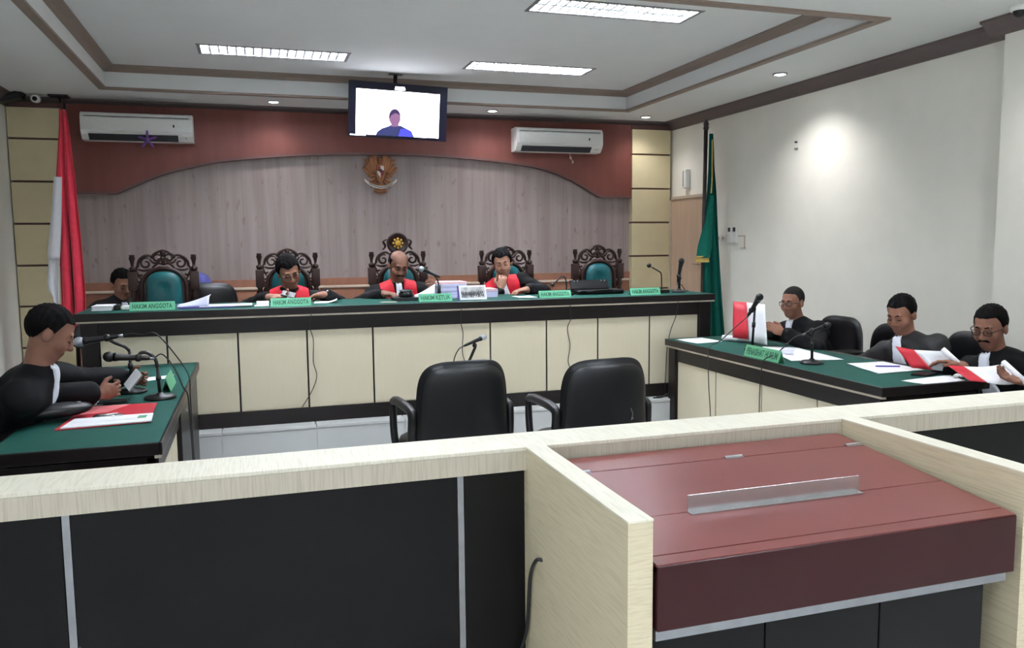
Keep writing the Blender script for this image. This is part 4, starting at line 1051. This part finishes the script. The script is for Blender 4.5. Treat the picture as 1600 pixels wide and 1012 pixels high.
cloth([(2.56, 4.375, 4.405), (2.4, 4.375, 4.420), (2.24, 4.375, 4.430), (1.98, 4.365, 4.465), (1.7, 4.350, 4.485), (1.34, 4.340, 4.515), (.56, 4.340, 4.585), (.36, 4.345, 4.580)], 7.21, .03, 44, .2, 2.6).build('green_cloth', 'flag_green', fl2, True)
cloth([(1.95, 4.360, 4.400), (1.7, 4.320, 4.400), (1.45, 4.235, 4.390), (1.33, 4.215, 4.360)], 7.155, .014, 24, 1., 1.0).build('green_cloth', 'flag_green_light', fl2, True)
cloth([(1.345, 4.212, 4.360), (1.29, 4.216, 4.360)], 7.153, .014, 5, 1.4, 1.0, .007).build('fringe', 'gold_fringe', fl2, True)
MB().tube(spl([(4.390, 7.19, 2.5), (4.380, 7.17, 2.3), (4.375, 7.16, 2.1), (4.370, 7.165, 1.97)], 5), .007, 6).build('fringe', 'gold_fringe', fl2, True)

# ------------------------------------------------------------------ wall devices
def dome(label, loc, wall):
    t = thing('security_camera', label, 'camera', loc)
    MB().lathe(loc, [(.055, 0), (.055, -.015), (.045, -.03), (.03, -.03)], 18).build('mount', 'white_plastic', t, True)
    MB().ell((loc[0], loc[1], loc[2]-.035), (.036, .036, .034), 14, 8).build('lens_ball', 'black_plastic', t, True)
dome('dome camera on the ceiling in the upper right corner', (4.33, 3.76, ZL), 0)
bc = thing('security_camera', 'white bullet camera high in the left corner', 'camera', (-1.78, 8.3, 2.84))
MB().cyl((-1.78, 8.32, 2.815), (-1.775, 8.2, 2.80), .034).build('shell', 'white_plastic', bc, True)
MB().cyl((-1.775, 8.201, 2.80), (-1.774, 8.195, 2.80), .020).build('lens', 'black_plastic', bc, True)
sp_ = thing('speaker', 'black wall speaker in the left corner under the ceiling', 'speaker', (-1.95, 8.25, 2.78))
MB().prism([(-2.05, 2.80), (-2.05, 2.76), (-1.98, 2.77), (-1.88, 2.80), (-1.86, 2.845), (-1.92, 2.85)], 8.15, 8.3).build('cabinet', 'black_plastic', sp_)
MB().prism([(-2.03, 2.795), (-2.03, 2.77), (-1.98, 2.78), (-1.89, 2.805), (-1.88, 2.838)], 8.146, 8.15).build('grille', 'slot_dark', sp_)
bp_ = thing('mount_plate', 'dark ceiling bracket above the left flag', 'bracket', (-1.6, 8.3, 2.84))
MB().box(-1.68, -1.52, 8.22, 8.36, 2.835, 2.85, .003).build('plate', 'black_plastic', bp_)
MB().tube([(-1.60, 8.28, 2.835), (-1.59, 8.28, 2.79), (-1.55, 8.26, 2.77)], .009, 8).build('arm', 'black_plastic', bp_, True)
bl = thing('wall_box', 'slim white box on the right wall above the door', 'fitting', (4.6, 8.05, 2.1))
MB().box(4.565, 4.62, 8.0, 8.10, 2.08, 2.29, .012).build('shell', 'white_plastic', bl)
MB().box(4.56, 4.566, 8.06, 8.068, 2.1, 2.27).build('slot', 'grey_plastic', bl)
for k, (y, lab) in enumerate(((7.40, 'white wall switch beside the green flag, nearer the flag'), (7.31, 'white wall switch between the flag and the remote holders'))):
    t = thing('wall_switch', lab, 'switch', (4.62, y, 1.52), group='wall switches')
    MB().box(4.608, 4.62, y-.04, y+.04, 1.49, 1.56, .003).build('plate', 'white_plastic', t)
    MB().box(4.603, 4.609, y-.02, y+.02, 1.51, 1.54, .002).build('rocker', 'rail_pale', t)
for k, (y, lab) in enumerate(((7.19, 'white remote control in a wall holder, left of the pair'), (7.10, 'white remote control in a wall holder, right of the pair'))):
    t = thing('remote_control', lab, 'remote', (4.62, y, 1.5), group='remote controls on the right wall')
    MB().box(4.596, 4.62, y-.038, y+.038, 1.475, 1.575, .004).build('holder', 'white_plastic', t)
    MB().box(4.60, 4.615, y-.03, y+.03, 1.56, 1.64, .004).build('body', 'white_plastic', t)
    MB().box(4.598, 4.601, y-.02, y+.02, 1.59, 1.63).build('display', 'slot_dark', t)
cd_ = MB().box(4.61, 4.62, 6.93, 7.05, 1.54, 1.55).box(4.61, 4.62, 6.93, 6.942, 1.42, 1.55).box(4.61, 4.62, 6.93, 7.0, 1.42, 1.43).build('cable_trunking', 'rail_pale')
tag(cd_, 'thin cable trunking bent on the right wall beside the remotes', 'trunking')
hk = thing('wall_hook', 'tiny hook high on the bare right wall', 'hook', (4.62, 6.17, 2.33))
MB().cyl((4.62, 6.17, 2.36), (4.60, 6.17, 2.36), .008, n=8).build('screw', 'slot_dark', hk, True)
MB().box(4.608, 4.62, 6.15, 6.19, 2.295, 2.31, .002).build('plate', 'grey_plastic', hk)
# ------------------------------------------------------------------ things on the bench and desks
def fit_text(body, w, h, m, parent, mtx, name='lettering'):
    o = text_mesh(name, body, .05, m, parent, Matrix.Identity(4))
    me = o.data; co = np.array([v.co[:] for v in me.vertices]); a, b = co.min(0), co.max(0)
    me.transform(Matrix.Diagonal((w/(b[0]-a[0]), h/(b[1]-a[1]), 1, 1)) @ Matrix.Translation((-(a[0]+b[0])/2, -(a[1]+b[1])/2, 0)))
    me.transform(mtx); return o
def name_plate(label, loc, rz, w, h, text, m='plate_green', fw_=.88, tm='plate_text'):
    t = thing('name_plate', label, 'name plate', loc, rz, 'green name plates')
    b = .024
    MB().prism([(-b, 0), (0, h), (b, 0), (b-.004, 0), (0, h-.012), (-b+.004, 0)], -w/2, w/2, 'yz').build('tent_card', m, t, world=False)
    if text:
        ang = math.atan2(h, b)
        fit_text(text, w*fw_, h*.62, tm, t, Matrix.Translation((0, -b/2-.0006, h/2)) @ Matrix.Rotation(ang, 4, 'X'))
    return t
zb = BT+.001
name_plate('green name plate HAKIM ANGGOTA before the leftmost carved chair', (-.645, 5.79, zb), 0, .275, .056, 'HAKIM ANGGOTA')
name_plate('green name plate HAKIM ANGGOTA before the judge in glasses', (.235, 5.77, zb), 0, .27, .056, 'HAKIM ANGGOTA')
name_plate('green name plate HAKIM KETUA before the balding judge', (1.25, 5.78, zb), 0, .245, .056, 'HAKIM KETUA')
name_plate('green name plate HAKIM ANGGOTA between the chin-resting judge and the briefcase', (2.18, 5.78, zb), 0, .26, .054, 'HAKIM ANGGOTA')
name_plate('green name plate HAKIM ANGGOTA at the right end of the bench', (2.94, 5.78, zb), 0, .26, .054, 'HAKIM ANGGOTA')
zd = DT+.001
name_plate('green name plate PENASIHAT HUKUM on the right desk', (3.075, 4.39, zd), -90, .37, .075, 'PENASIHAT HUKUM', 'plate_green_dull')
name_plate('pale green name plate seen edge on, on the left desk', (-.46, 4.66, zd), 90, .3, .075, None, 'plate_green_dull')

def mic_shape(mb_head, mb_body, p, d, s=1.):
    """p = centre of the head, d = direction from head to tail"""
    d = Vector(d).normalized(); p = Vector(p)
    rot = Vector((0, 0, 1)).rotation_difference(d).to_matrix()
    mb_head.ell(p, (.026*s, .026*s, .029*s), 14, 9, rot)
    prof = [(.018, .020), (.027, .021), (.025, .021), (.03, .0215), (.045, .0175), (.10, .0145), (.165, .0115), (.17, .0112), (.185, .008), (.19, .007)]
    mb_body.tube([p+d*a*s for a, _ in prof], [r_*s for _, r_ in prof], 14)
def desk_mic(label, base, pole_top, head, tail_dir, silver=False, arm=None, base_r=.075, s=1., cable=None, z=DT, pr=.009, group='microphones on stands'):
    t = thing('microphone', label, 'microphone', base, 0, group)
    bx, by, bz = base
    MB().lathe(base, [(base_r, 0), (base_r, .008), (base_r*.85, .016), (.02, .02), (.014, .03), (.001, .03)], 24).build('base', 'black_plastic', t, True)
    pm = MB().cyl((bx, by, bz+.015), pole_top, pr, pr*.9, 10)
    pm.cyl(Vector(pole_top)*.55+Vector((bx, by, bz+.015))*.45, Vector(pole_top)*.68+Vector((bx, by, bz+.015))*.32, pr*1.45, pr*1.45, 10)
    pm.build('pole', 'black_plastic', t, True)
    hm, bm_ = MB(), MB(); mic_shape(hm, bm_, head, tail_dir, s)
    hm.build('mic_head', 'mic_silver' if silver else 'black_plastic', t, True); bm_.build('mic_handle', 'black_plastic', t, True)
    tail = Vector(head)+Vector(tail_dir).normalized()*.13*s
    MB().tube(spl([pole_top]+(arm or [])+[tail], 6), .0085, 8).ell(tail, (.02, .02, .02), 10, 6).build('clip_arm', 'black_plastic', t, True)
    end = Vector(head)+Vector(tail_dir).normalized()*.185*s
    d_ = Vector(tail_dir).normalized()
    MB().tube([end-d_*.012, end+d_*.02], .0085*s, 8).build('plug', 'steel_dull', t, True)
    if cable: MB().tube(spl([end+d_*.015]+cable, 6), .0035, 6).build('cord', 'cable_black', t, True)
    return t
desk_mic('microphone with silver head on a stand, left desk, beside the reading man', (-.63, 4.56, zd), (-.628, 4.56, .96), (-.86, 4.56, 1.02), (.30, 0, .035), True, arm=[(-.65, 4.56, .985), (-.70, 4.56, 1.01)],
         cable=[(-.62, 4.56, 1.05), (-.56, 4.54, 1.045), (-.49, 4.5, 1.05), (-.40, 4.5, .93), (-.345, 4.48, .83), (-.34, 4.46, .72), (-.338, 4.45, .5), (-.33, 4.44, .2)])
desk_mic('black microphone on a stand, left desk, nearer the red folder', (-.47, 4.33, zd), (-.475, 4.33, .90), (-.69, 4.33, .965), (.2, 0, -.018), False, arm=[(-.485, 4.33, .945), (-.52, 4.34, .975), (-.55, 4.335, .975)],
         cable=[(-.45, 4.33, .965), (-.40, 4.32, .90), (-.36, 4.3, .80), (-.34, 4.3, .76), (-.335, 4.3, .66), (-.33, 4.3, .4), (-.32, 4.3, .1)])
desk_mic('black microphone on a stand, right desk, before the upright red folder', (3.27, 4.80, zd), (3.27, 4.78, 1.02), (3.265, 4.72, 1.115), (0, .10, -.105), False, arm=[(3.27, 4.78, 1.04)], base_r=.055,
         cable=[(3.22, 4.92, .90), (3.12, 4.96, .80), (3.03, 4.96, .755), (3.015, 4.95, .70), (3.01, 4.93, .5), (3.01, 4.9, .25), (3.0, 4.9, .01)])
desk_mic('black microphone on a round based stand, right desk, before the empty chair', (3.24, 4.13, zd), (3.245, 4.14, .93), (3.29, 4.06, .985), (-.07, .10, -.055), False, arm=[(3.25, 4.13, .945)], base_r=.07, s=.75,
         cable=[(3.16, 4.2, .90), (3.08, 4.26, .80), (3.025, 4.31, .755), (3.012, 4.32, .68), (3.01, 4.33, .5), (3.0, 4.30, .37), (3.01, 4.22, .36), (3.02, 4.15, .45)])
desk_mic('black microphone standing upright at the right end of the bench', (3.33, 5.93, zb), (3.335, 5.93, 1.26), (3.34, 5.915, 1.335), (-.02, .03, -.2), False, base_r=.06, pr=.011, s=.95,
         cable=[(3.36, 5.95, 1.14), (3.40, 5.95, 1.095), (3.43, 5.95, 1.09)])
t = thing('microphone', 'silver headed microphone on a boom stand behind the left empty chair', 'microphone', (1.22, 4.75, 0), 0, 'microphones on stands')
hm, bm_ = MB(), MB(); mic_shape(hm, bm_, (1.325, 4.75, .925), (-.2, 0, -.075), .72)
hm.build('mic_head', 'mic_silver', t, True); bm_.build('mic_handle', 'black_plastic', t, True)
MB().tube([(1.265, 4.75, .90), (1.272, 4.75, .868), (1.17, 4.75, .65), (1.15, 4.75, .60)], .009, 8).ell((1.268, 4.75, .878), .015, 10, 6).build('boom', 'black_plastic', t, True)
MB().cyl((1.16, 4.75, .02), (1.16, 4.75, .63), .011).build('pole', 'black_plastic', t, True)
for k in range(3):
    a = math.radians(30+120*k); MB().tube([(1.16, 4.75, .25), (1.16+.26*math.cos(a), 4.75+.26*math.sin(a), .012)], .009, 8).build('leg', 'black_plastic', t, True)
MB().tube(spl([(1.20, 4.75, .878), (1.165, 4.75, .855), (1.135, 4.755, .78), (1.12, 4.76, .6), (1.1, 4.77, .2), (1.1, 4.8, .01)], 5), .0035, 6).build('cord', 'cable_black', t, True)
def gooseneck(label, base, pts, head, hd, hr_=.014, foam=True, silver=False):
    t = thing('microphone', label, 'microphone', base, 0, 'gooseneck microphones on the bench')
    b = Vector(base)
    MB().box(b.x-.05, b.x+.05, b.y-.05, b.y+.06, b.z, b.z+.025, .006).build('base', 'black_plastic', t)
    MB().tube(spl([b+Vector((0, 0, .02))]+pts, 7), .0055, 8).build('gooseneck', 'black_plastic', t, True)
    MB().ell(head, hr_, 12, 8).build('mic_head', 'black_plastic', t, True)
    return t
gooseneck('thin gooseneck microphone with drooping head, right of the chin-resting judge', (2.36, 6.0, zb), [(2.365, 6.0, 1.15), (2.355, 6.0, 1.215), (2.325, 6.0, 1.23), (2.27, 6.0, 1.185)], (2.245, 6.0, 1.165), None, .017)
gooseneck('tall gooseneck microphone at the right end of the bench', (3.18, 5.95, zb), [(3.18, 5.95, 1.17), (3.175, 5.95, 1.235), (3.155, 5.95, 1.255), (3.09, 5.95, 1.29)], (3.065, 5.95, 1.305), None, .019)
t = gooseneck('silver headed microphone on a black gooseneck before the balding judge', (1.32, 5.95, zb), [(1.318, 5.95, 1.16), (1.312, 5.95, 1.215), (1.29, 5.95, 1.255), (1.25, 5.95, 1.285)], (1.24, 5.95, 1.288), None, .012)
hm, bm_ = MB(), MB(); mic_shape(hm, bm_, (1.188, 5.95, 1.312), (.12, 0, -.055), .8)
hm.build('mic_head', 'mic_silver', t, True); bm_.build('mic_handle', 'black_plastic', t, True)
MB().cyl((1.32, 5.95, zb+.02), (1.318, 5.95, 1.19), .013).build('stem', 'black_plastic', t, True)

def paper(label, corners, z, m='paper_print', curl=0., th=.0015, name='paper_sheet', n=8, cat='paper', group='loose papers'):
    """corners: four (x,y) round the sheet"""
    c = [Vector((a, b, 0)) for a, b in corners]; P_ = []
    for i in range(n+1):
        row = []
        for j in range(n+1):
            s, q = i/n, j/n
            p = (c[0]*(1-s)+c[1]*s)*(1-q)+(c[3]*(1-s)+c[2]*s)*q
            lift = curl*(max(0, s-.5)*2)**2
            row.append((p.x, p.y, z+th+lift+.0006*math.sin(s*9+q*5)))
        P_.append(row)
    m_ = MB().sheet(P_, th); o = m_.build(name, m, smooth=True)
    # flip if facing down
    return tag(o, label, cat, group)
def book(label, x0, x1, y0, y1, z0, z1, m='paper', cover=None, rz=0, cat='documents', name='document_stack', group=None, sheets=4):
    t = thing(name, label, cat, ((x0+x1)/2, (y0+y1)/2, z0), rz, group)
    w, d = (x1-x0)/2, (y1-y0)/2; h = (z1-z0)/sheets
    for k in range(sheets):
        j = (k*37 % 5-2)*.0012
        MB().box(-w+j, w+j, -d+j, d+j, k*h+.0004, (k+1)*h-.0004).build('sheaf', m if k < sheets-1 or not cover else cover, t, world=False)
    return t
# bench, left to right
book('thick white book at the left end of the bench', -1.02, -.90, 5.86, 6.05, zb, zb+.032, 'paper')
t = thing('desk_phone', 'small dark and white handset beside the white book', 'phone', (-.86, 5.92, zb))
MB().box(-.89, -.855, 5.86, 5.98, zb, zb+.035, .008).build('body', 'black_plastic', t)
MB().box(-.85, -.80, 5.87, 5.96, zb, zb+.028, .008).build('handset', 'white_plastic', t)
def leaning(x0, x1, y, z, h0, h1, n=10):
    return [[(x0+(x1-x0)*(i/n)+.012*q*q, y+.07*q+.015*math.sin(i/n*3), z+(h0+(h1-h0)*(i/n)**1.4)*(q+.25*math.sin(q*math.pi))) for q in np.linspace(0, 1, 7)] for i in range(n+1)]
cs = leaning(-.50, -.30, 5.83, zb+.013, .015, .075)
tag(MB().sheet(cs, .003).build('curled_booklet', 'paper_blue', smooth=True), 'curled bluish booklet cover rising from the bench, left of the judge in glasses', 'paper', 'loose papers')
t = thing('file_folder', 'open file with purple cover below the curled booklet', 'folder', (-.33, 5.9, zb))
MB().box(-.49, -.12, 5.82, 6.02, zb, zb+.006, .001).build('cover', 'purple_cover', t)
MB().box(-.36, -.02, 5.83, 6.01, zb+.0065, zb+.012).build('pages', 'paper', t)
paper('white sheet on the bench beside the purple file', [(-.005, 5.82), (.09, 5.82), (.09, 5.98), (-.005, 5.98)], zb, 'paper')
book('small paper pad against the name plate of the judge in glasses', .01, .095, 5.99, 6.09, zb, zb+.02, 'paper_print', sheets=2)
t = thing('phone', 'dark phone held by the judge in glasses', 'phone', (.235, 6.15, 1.14))
t.rotation_euler = (math.radians(28), math.radians(14), math.radians(-12))
MB().box(-.05, .05, -.035, .035, -.004, .004, .003).build('body', 'black_plastic', t, world=False)
MB().box(-.046, .046, -.031, .031, .004, .0048).build('glass', 'lens_glass', t, world=False)
paper('curled white sheet under the watch of the judge in glasses', [(.40, 5.95), (.56, 5.93), (.58, 6.1), (.42, 6.12)], zb, 'paper', .02)
book('black folder lying before the balding judge', .98, 1.17, 5.90, 6.10, zb, zb+.022, 'black_plastic', sheets=2, name='black_folder', cat='folder')
t = thing('gavel_block', 'round black block on the folder before the balding judge', 'gavel block', (1.08, 6.02, zb+.022))
MB().lathe((1.08, 6.02, zb+.022), [(.05, 0), (.056, .01), (.056, .028), (.048, .034), (.045, .044), (.05, .05), (.03, .056), (.001, .057)], 24).build('block', 'black_leather', t, True)
MB().lathe((1.08, 6.02, zb+.022), [(.0515, .045), (.053, .047), (.0515, .05)], 24).build('rim', 'steel_dull', t, True)
cs = leaning(1.15, 1.31, 6.03, zb+.012, .02, .10)
tag(MB().sheet(cs, .002).build('held_sheet', 'paper', smooth=True), 'white sheet lifted by the left hand of the balding judge', 'paper', 'loose papers')
paper('thin brown paper at the edge left of the balding judge', [(.86, 5.8), (.98, 5.8), (.98, 5.87), (.86, 5.87)], zb, 'rail_pale')
book('tall stack of files with pink covers beside the tent calendar', 1.345, 1.56, 6.05, 6.27, zb, zb+.125, 'paper_blue', 'paper_pink', sheets=7)
book('lower stack of files with pink cover right of the tent calendar', 1.57, 1.80, 6.02, 6.24, zb, zb+.065, 'paper_blue', 'paper_pink', sheets=4)
t = thing('tent_calendar', 'white tent calendar with a group photograph', 'calendar', (1.55, 5.86, zb), 2)
MB().prism([(-.04, 0), (0, .105), (.045, 0), (.042, 0), (0, .1), (-.037, 0)], -.105, .105, 'yz').build('card', 'paper', t, world=False)
ang = math.atan2(.105, .04)
pm = MB(); pm.T = Matrix.Translation((0, -.0206, .0525)) @ Matrix.Rotation(ang, 4, 'X')
pm.box(-.092, .092, -.042, .042, 0, .0006).build('photograph', 'photo_print', t, world=False)
gm = MB(); gm.T = pm.T
for k in range(26):
    row = k % 2; x = -.086+.0066*k+.001*math.sin(k*5); zq = -.012+.02*(1-row)+.003*math.sin(k*3); hgt = .016+.004*math.sin(k*7)
    gm.box(x-.0042, x+.0042, zq-hgt-.006, zq, .0006, .0009); gm.lathe((x, zq+.004, .0006), [(.0026, 0), (.0026, .0004)], 8)
gm.build('photographed_group', 'photo_dark', t, world=False)
MB().prism([(-.0405, .0), (-.0385, 0), (-.001, .1), (-.001, .104)], -.118, -.106, 'yz').build('side_edge', 'purple_cover', t, world=False)
paper('white papers before the chin-resting judge', [(1.92, 5.85), (2.07, 5.85), (2.07, 6.05), (1.92, 6.05)], zb, 'paper_print')
t = thing('briefcase', 'black leather briefcase lying on the bench before the rightmost chair', 'bag', (2.66, 6.08, zb))
MB().box(2.46, 2.86, 5.98, 6.24, zb, zb+.035, .012).build('lower_half', 'black_leather', t)
m = MB(); m.T = Matrix.Translation((2.62, 6.20, zb+.033)) @ Matrix.Rotation(math.radians(-62), 4, 'X')
m.box(-.16, .16, -.0, .12, -.008, .008, .006); 
fo = MB(); fo.T = Matrix.Translation((2.615, 6.10, zb+.034)) @ Matrix.Rotation(math.radians(60), 4, 'X')
fo.box(-.17, .165, 0, .085, -.008, .008, .006).build('flap', 'black_leather', t)
for x in (-.135, -.105, .105, .135):
    p = fo.T @ Vector((x, .072, .009)); MB().ell(p, .0065, 8, 5).build('rivet', 'steel', t, True)
MB().tube(spl([(2.45, 5.985, zb+.02), (2.50, 5.97, zb+.03), (2.54, 5.972, zb+.022), (2.60, 5.972, zb+.03), (2.75, 5.972, zb+.034)], 5), .008, 6).build('piping', 'black_plastic', t, True)
MB().box(2.485, 2.535, 5.974, 5.982, zb+.022, zb+.03).build('clasp', 'steel', t)

# cables hanging down the bench front
for k, (lab, pts) in enumerate((
    ('thin black cable down the bench front below the judge in glasses', [(.36, 5.636, 1.03), (.345, 5.64, .95), (.37, 5.67, .85), (.365, 5.67, .7), (.385, 5.67, .6), (.35, 5.67, .5), (.28, 5.66, .39)]),
    ('thin black cable down the bench front left of the boom microphone', [(1.41, 5.636, 1.03), (1.405, 5.65, .94), (1.43, 5.68, .85), (1.425, 5.68, .7), (1.47, 5.68, .55), (1.48, 5.67, .38), (1.5, 5.66, .29)]),
    ('thin black cable down the bench front behind the right empty chair', [(2.25, 5.636, 1.03), (2.26, 5.65, .93), (2.245, 5.68, .85), (2.265, 5.68, .72), (2.25, 5.68, .6), (2.28, 5.68, .5), (2.3, 5.66, .3)]),
    ('thin black cable down the right end of the bench front', [(3.16, 5.636, 1.03), (3.15, 5.65, .92), (3.12, 5.68, .8), (3.09, 5.68, .66), (3.08, 5.68, .5), (3.06, 5.66, .3)]))):
    tag(MB().tube(spl(pts, 6), .003, 6).build('bench_cable', 'cable_black', smooth=True), lab, 'cable', 'cables on the bench front')
t = MB().tube(spl([(2.93, 5.60, .287), (3.0, 5.59, .29), (3.06, 5.6, .31), (3.12, 5.6, .29), (3.05, 5.62, .288), (2.97, 5.62, .29)], 6), .006, 6).build('cable_loop', 'cable_black', smooth=True)
tag(t, 'loop of black cable on the platform by the right desk corner', 'cable')

# left desk
paper('long white sheets beyond the arms of the man at the left desk', [(-.98, 4.80), (-.71, 4.82), (-.70, 4.98), (-.97, 4.96)], zd, 'paper')
paper('white printed sheet near the far edge of the left desk', [(-.68, 4.86), (-.50, 4.96), (-.47, 5.10), (-.66, 5.02)], zd)
t = thing('notebook', 'small notebook held by the man at the left desk', 'notebook', (-.60, 4.42, .83))
t.rotation_euler = (math.radians(8), math.radians(-52), math.radians(10))
MB().box(-.05, .05, -.075, .075, -.004, .004, .002).build('cover', 'grey_plastic', t, world=False)
MB().box(-.048, .048, -.072, .072, .004, .007).build('pages', 'paper', t, world=False)
fd = thing('file_folder', 'open red folder with clipped white papers on the left desk', 'folder', (-.63, 3.95, zd))
def quad(nm, c, z, th, m, parent, zl=None):
    z2 = [z]*4 if zl is None else zl
    vs = [(a, b, q) for (a, b), q in zip(c, z2)]+[(a, b, q+th) for (a, b), q in zip(c, z2)]
    return obj_from(nm, vs, [(3, 2, 1, 0), (4, 5, 6, 7), (0, 1, 5, 4), (1, 2, 6, 5), (2, 3, 7, 6), (3, 0, 4, 7)], m, parent)
quad('cover', [(-.81, 3.70), (-.455, 3.74), (-.47, 4.19), (-.78, 4.19)], zd, .004, 'folder_red', fd)
quad('inner_flap', [(-.78, 4.0), (-.66, 4.01), (-.585, 4.185), (-.77, 4.185)], zd+.0045, .001, 'folder_pink', fd)
quad('papers', [(-.79, 3.705), (-.445, 3.735), (-.455, 3.90), (-.77, 3.885)], zd+.005, .005, 'paper_print', fd)
MB().tube([(-.69, 3.905, zd+.014), (-.60, 3.915, zd+.014)], .005, 8).box(-.70, -.58, 3.885, 3.925, zd+.010, zd+.0115).build('clip', 'steel', fd, True)
MB().box(-.51, -.475, 3.80, 3.86, zd+.0101, zd+.0105).build('stamp', 'plate_green_dull', fd)
pc = thing('pouch', 'black padded pouch with zip lying on the left desk', 'pouch', (-.86, 3.92, zd))
pm = MB(); pm.T = Matrix.Translation((-.85, 3.91, zd+.045)) @ Matrix.Rotation(math.radians(26), 4, 'Z')
pm.ell((0, 0, 0), (.155, .07, .034), 20, 12).build('body', 'black_leather', pc, True)
zp = MB(); zp.T = pm.T; zp.tube([(-.14, -.01, .016), (-.08, -.014, .029), (0, -.015, .0335), (.08, -.014, .029), (.14, -.01, .016)], .003, 6).build('zip', 'slot_dark', pc, True)
zt_ = MB(); zt_.T = pm.T; zt_.box(.085, .10, -.02, -.012, .026, .032).build('zip_pull', 'steel', pc)
t = thing('tablet', 'dark tablet on white paper beside the red folder', 'tablet', (-.69, 4.28, zd))
quad('paper_under', [(-.80, 4.24), (-.72, 4.24), (-.70, 4.33), (-.79, 4.34)], zd, .003, 'paper', t)
quad('body', [(-.74, 4.235), (-.61, 4.26), (-.61, 4.33), (-.735, 4.31)], zd+.0035, .008, 'black_plastic', t)
quad('glass', [(-.735, 4.24), (-.615, 4.263), (-.615, 4.327), (-.73, 4.307)], zd+.0116, .0005, 'lens_glass', t)

# right desk
paper('white sheets at the far corner of the right desk', [(3.07, 5.52), (3.10, 5.24), (3.34, 5.28), (3.32, 5.55)], zd)
rl = MB().tube([(3.37, 5.33, zd+.022), (3.56, 5.07, zd+.022)], .022, 16).build('paper_roll', 'paper', smooth=True); tag(rl, 'rolled white paper lying under the upright red folder', 'paper', 'loose papers')
paper('white open papers beside the round based microphone, right desk', [(3.18, 4.25), (3.42, 4.90), (3.62, 4.80), (3.52, 4.18)], zd)
paper('folded bluish leaflet standing up on the open papers', [(3.32, 4.68), (3.42, 4.60), (3.36, 4.45), (3.30, 4.52)], zd+.004, 'paper_blue', .03)
paper('white papers before the man with bowed head', [(3.32, 3.66), (3.42, 4.04), (3.68, 4.02), (3.66, 3.68)], zd)
tag(quad('pen', [(3.48, 3.86), (3.60, 3.80), (3.605, 3.81), (3.485, 3.87)], zd+.005, .006, 'purple_cover', None), 'blue pen lying on the papers before the man with bowed head', 'pen')
paper('white printed papers at the near edge of the right desk', [(3.27, 3.44), (3.30, 3.32), (3.58, 3.32), (3.66, 3.50)], zd)
t = thing('phone', 'dark phone near the papers at the near end of the right desk', 'phone', (3.50, 3.55, zd))
quad('body', [(3.45, 3.56), (3.50, 3.50), (3.62, 3.54), (3.57, 3.60)], zd, .009, 'black_plastic', t)
quad('glass', [(3.455, 3.56), (3.50, 3.505), (3.613, 3.542), (3.57, 3.594)], zd+.009, .0006, 'lens_glass', t)
tm = MB()
for k in range(5): tm.ell((3.60+.018*k, 3.40+.012*(k % 2), zd+.012), (.016, .014, .011), 8, 6)
tag(tm.build('crumpled_tissue', 'paper', smooth=True), 'crumpled white tissue on the near papers of the right desk', 'tissue')

def held_folder(label, pts_red, pts_white, roll=None, th=.003):
    c = np.mean(pts_red+pts_white, 0); t = thing('file_folder', label, 'folder', tuple(c), 0, 'red folders held at the right desk')
    def slab_(nm, P4, m, bulge=0.):
        P4 = [Vector(p) for p in P4]; nrm_ = (P4[1]-P4[0]).cross(P4[3]-P4[0]).normalized(); rows = []
        for i in range(7):
            row = []
            for j in range(5):
                s, q = i/6, j/4
                row.append(tuple((P4[0]*(1-s)+P4[1]*s)*(1-q)+(P4[3]*(1-s)+P4[2]*s)*q+nrm_*bulge*math.sin(math.pi*s)))
            rows.append(row)
        MB().sheet(rows, th).build(nm, m, t, True)
    slab_('cover', pts_red, 'folder_red'); slab_('page', pts_white, 'paper', .012)
    if roll: MB().tube([roll[0], roll[1]], .014, 12).build('rolled_page', 'paper', t, True)
    return t
held_folder('red folder with white pages held upright by the man with cropped hair', [(3.42, 5.27, 1.045), (3.46, 5.16, 1.045), (3.40, 5.04, .785), (3.36, 5.18, .785)],
            [(3.455, 5.20, 1.045), (3.50, 4.99, 1.04), (3.42, 4.84, .765), (3.41, 5.06, .77)])
held_folder('red folder with a rolled page raised by the man with moustache', [(3.56, 3.80, .875), (3.60, 3.70, .865), (3.62, 3.58, .765), (3.57, 3.68, .765)],
            [(3.60, 3.70, .864), (3.66, 3.53, .875), (3.68, 3.47, .765), (3.62, 3.58, .764)], [(3.655, 3.55, .885), (3.69, 3.45, .80)])
held_folder('second red folder with a rolled page lying open by the man with moustache', [(3.56, 3.42, .815), (3.585, 3.34, .82), (3.55, 3.16, .765), (3.52, 3.24, .762)],
            [(3.585, 3.34, .819), (3.66, 3.16, .855), (3.62, 3.04, .775), (3.55, 3.16, .764)], [(3.665, 3.17, .862), (3.63, 3.01, .785)])
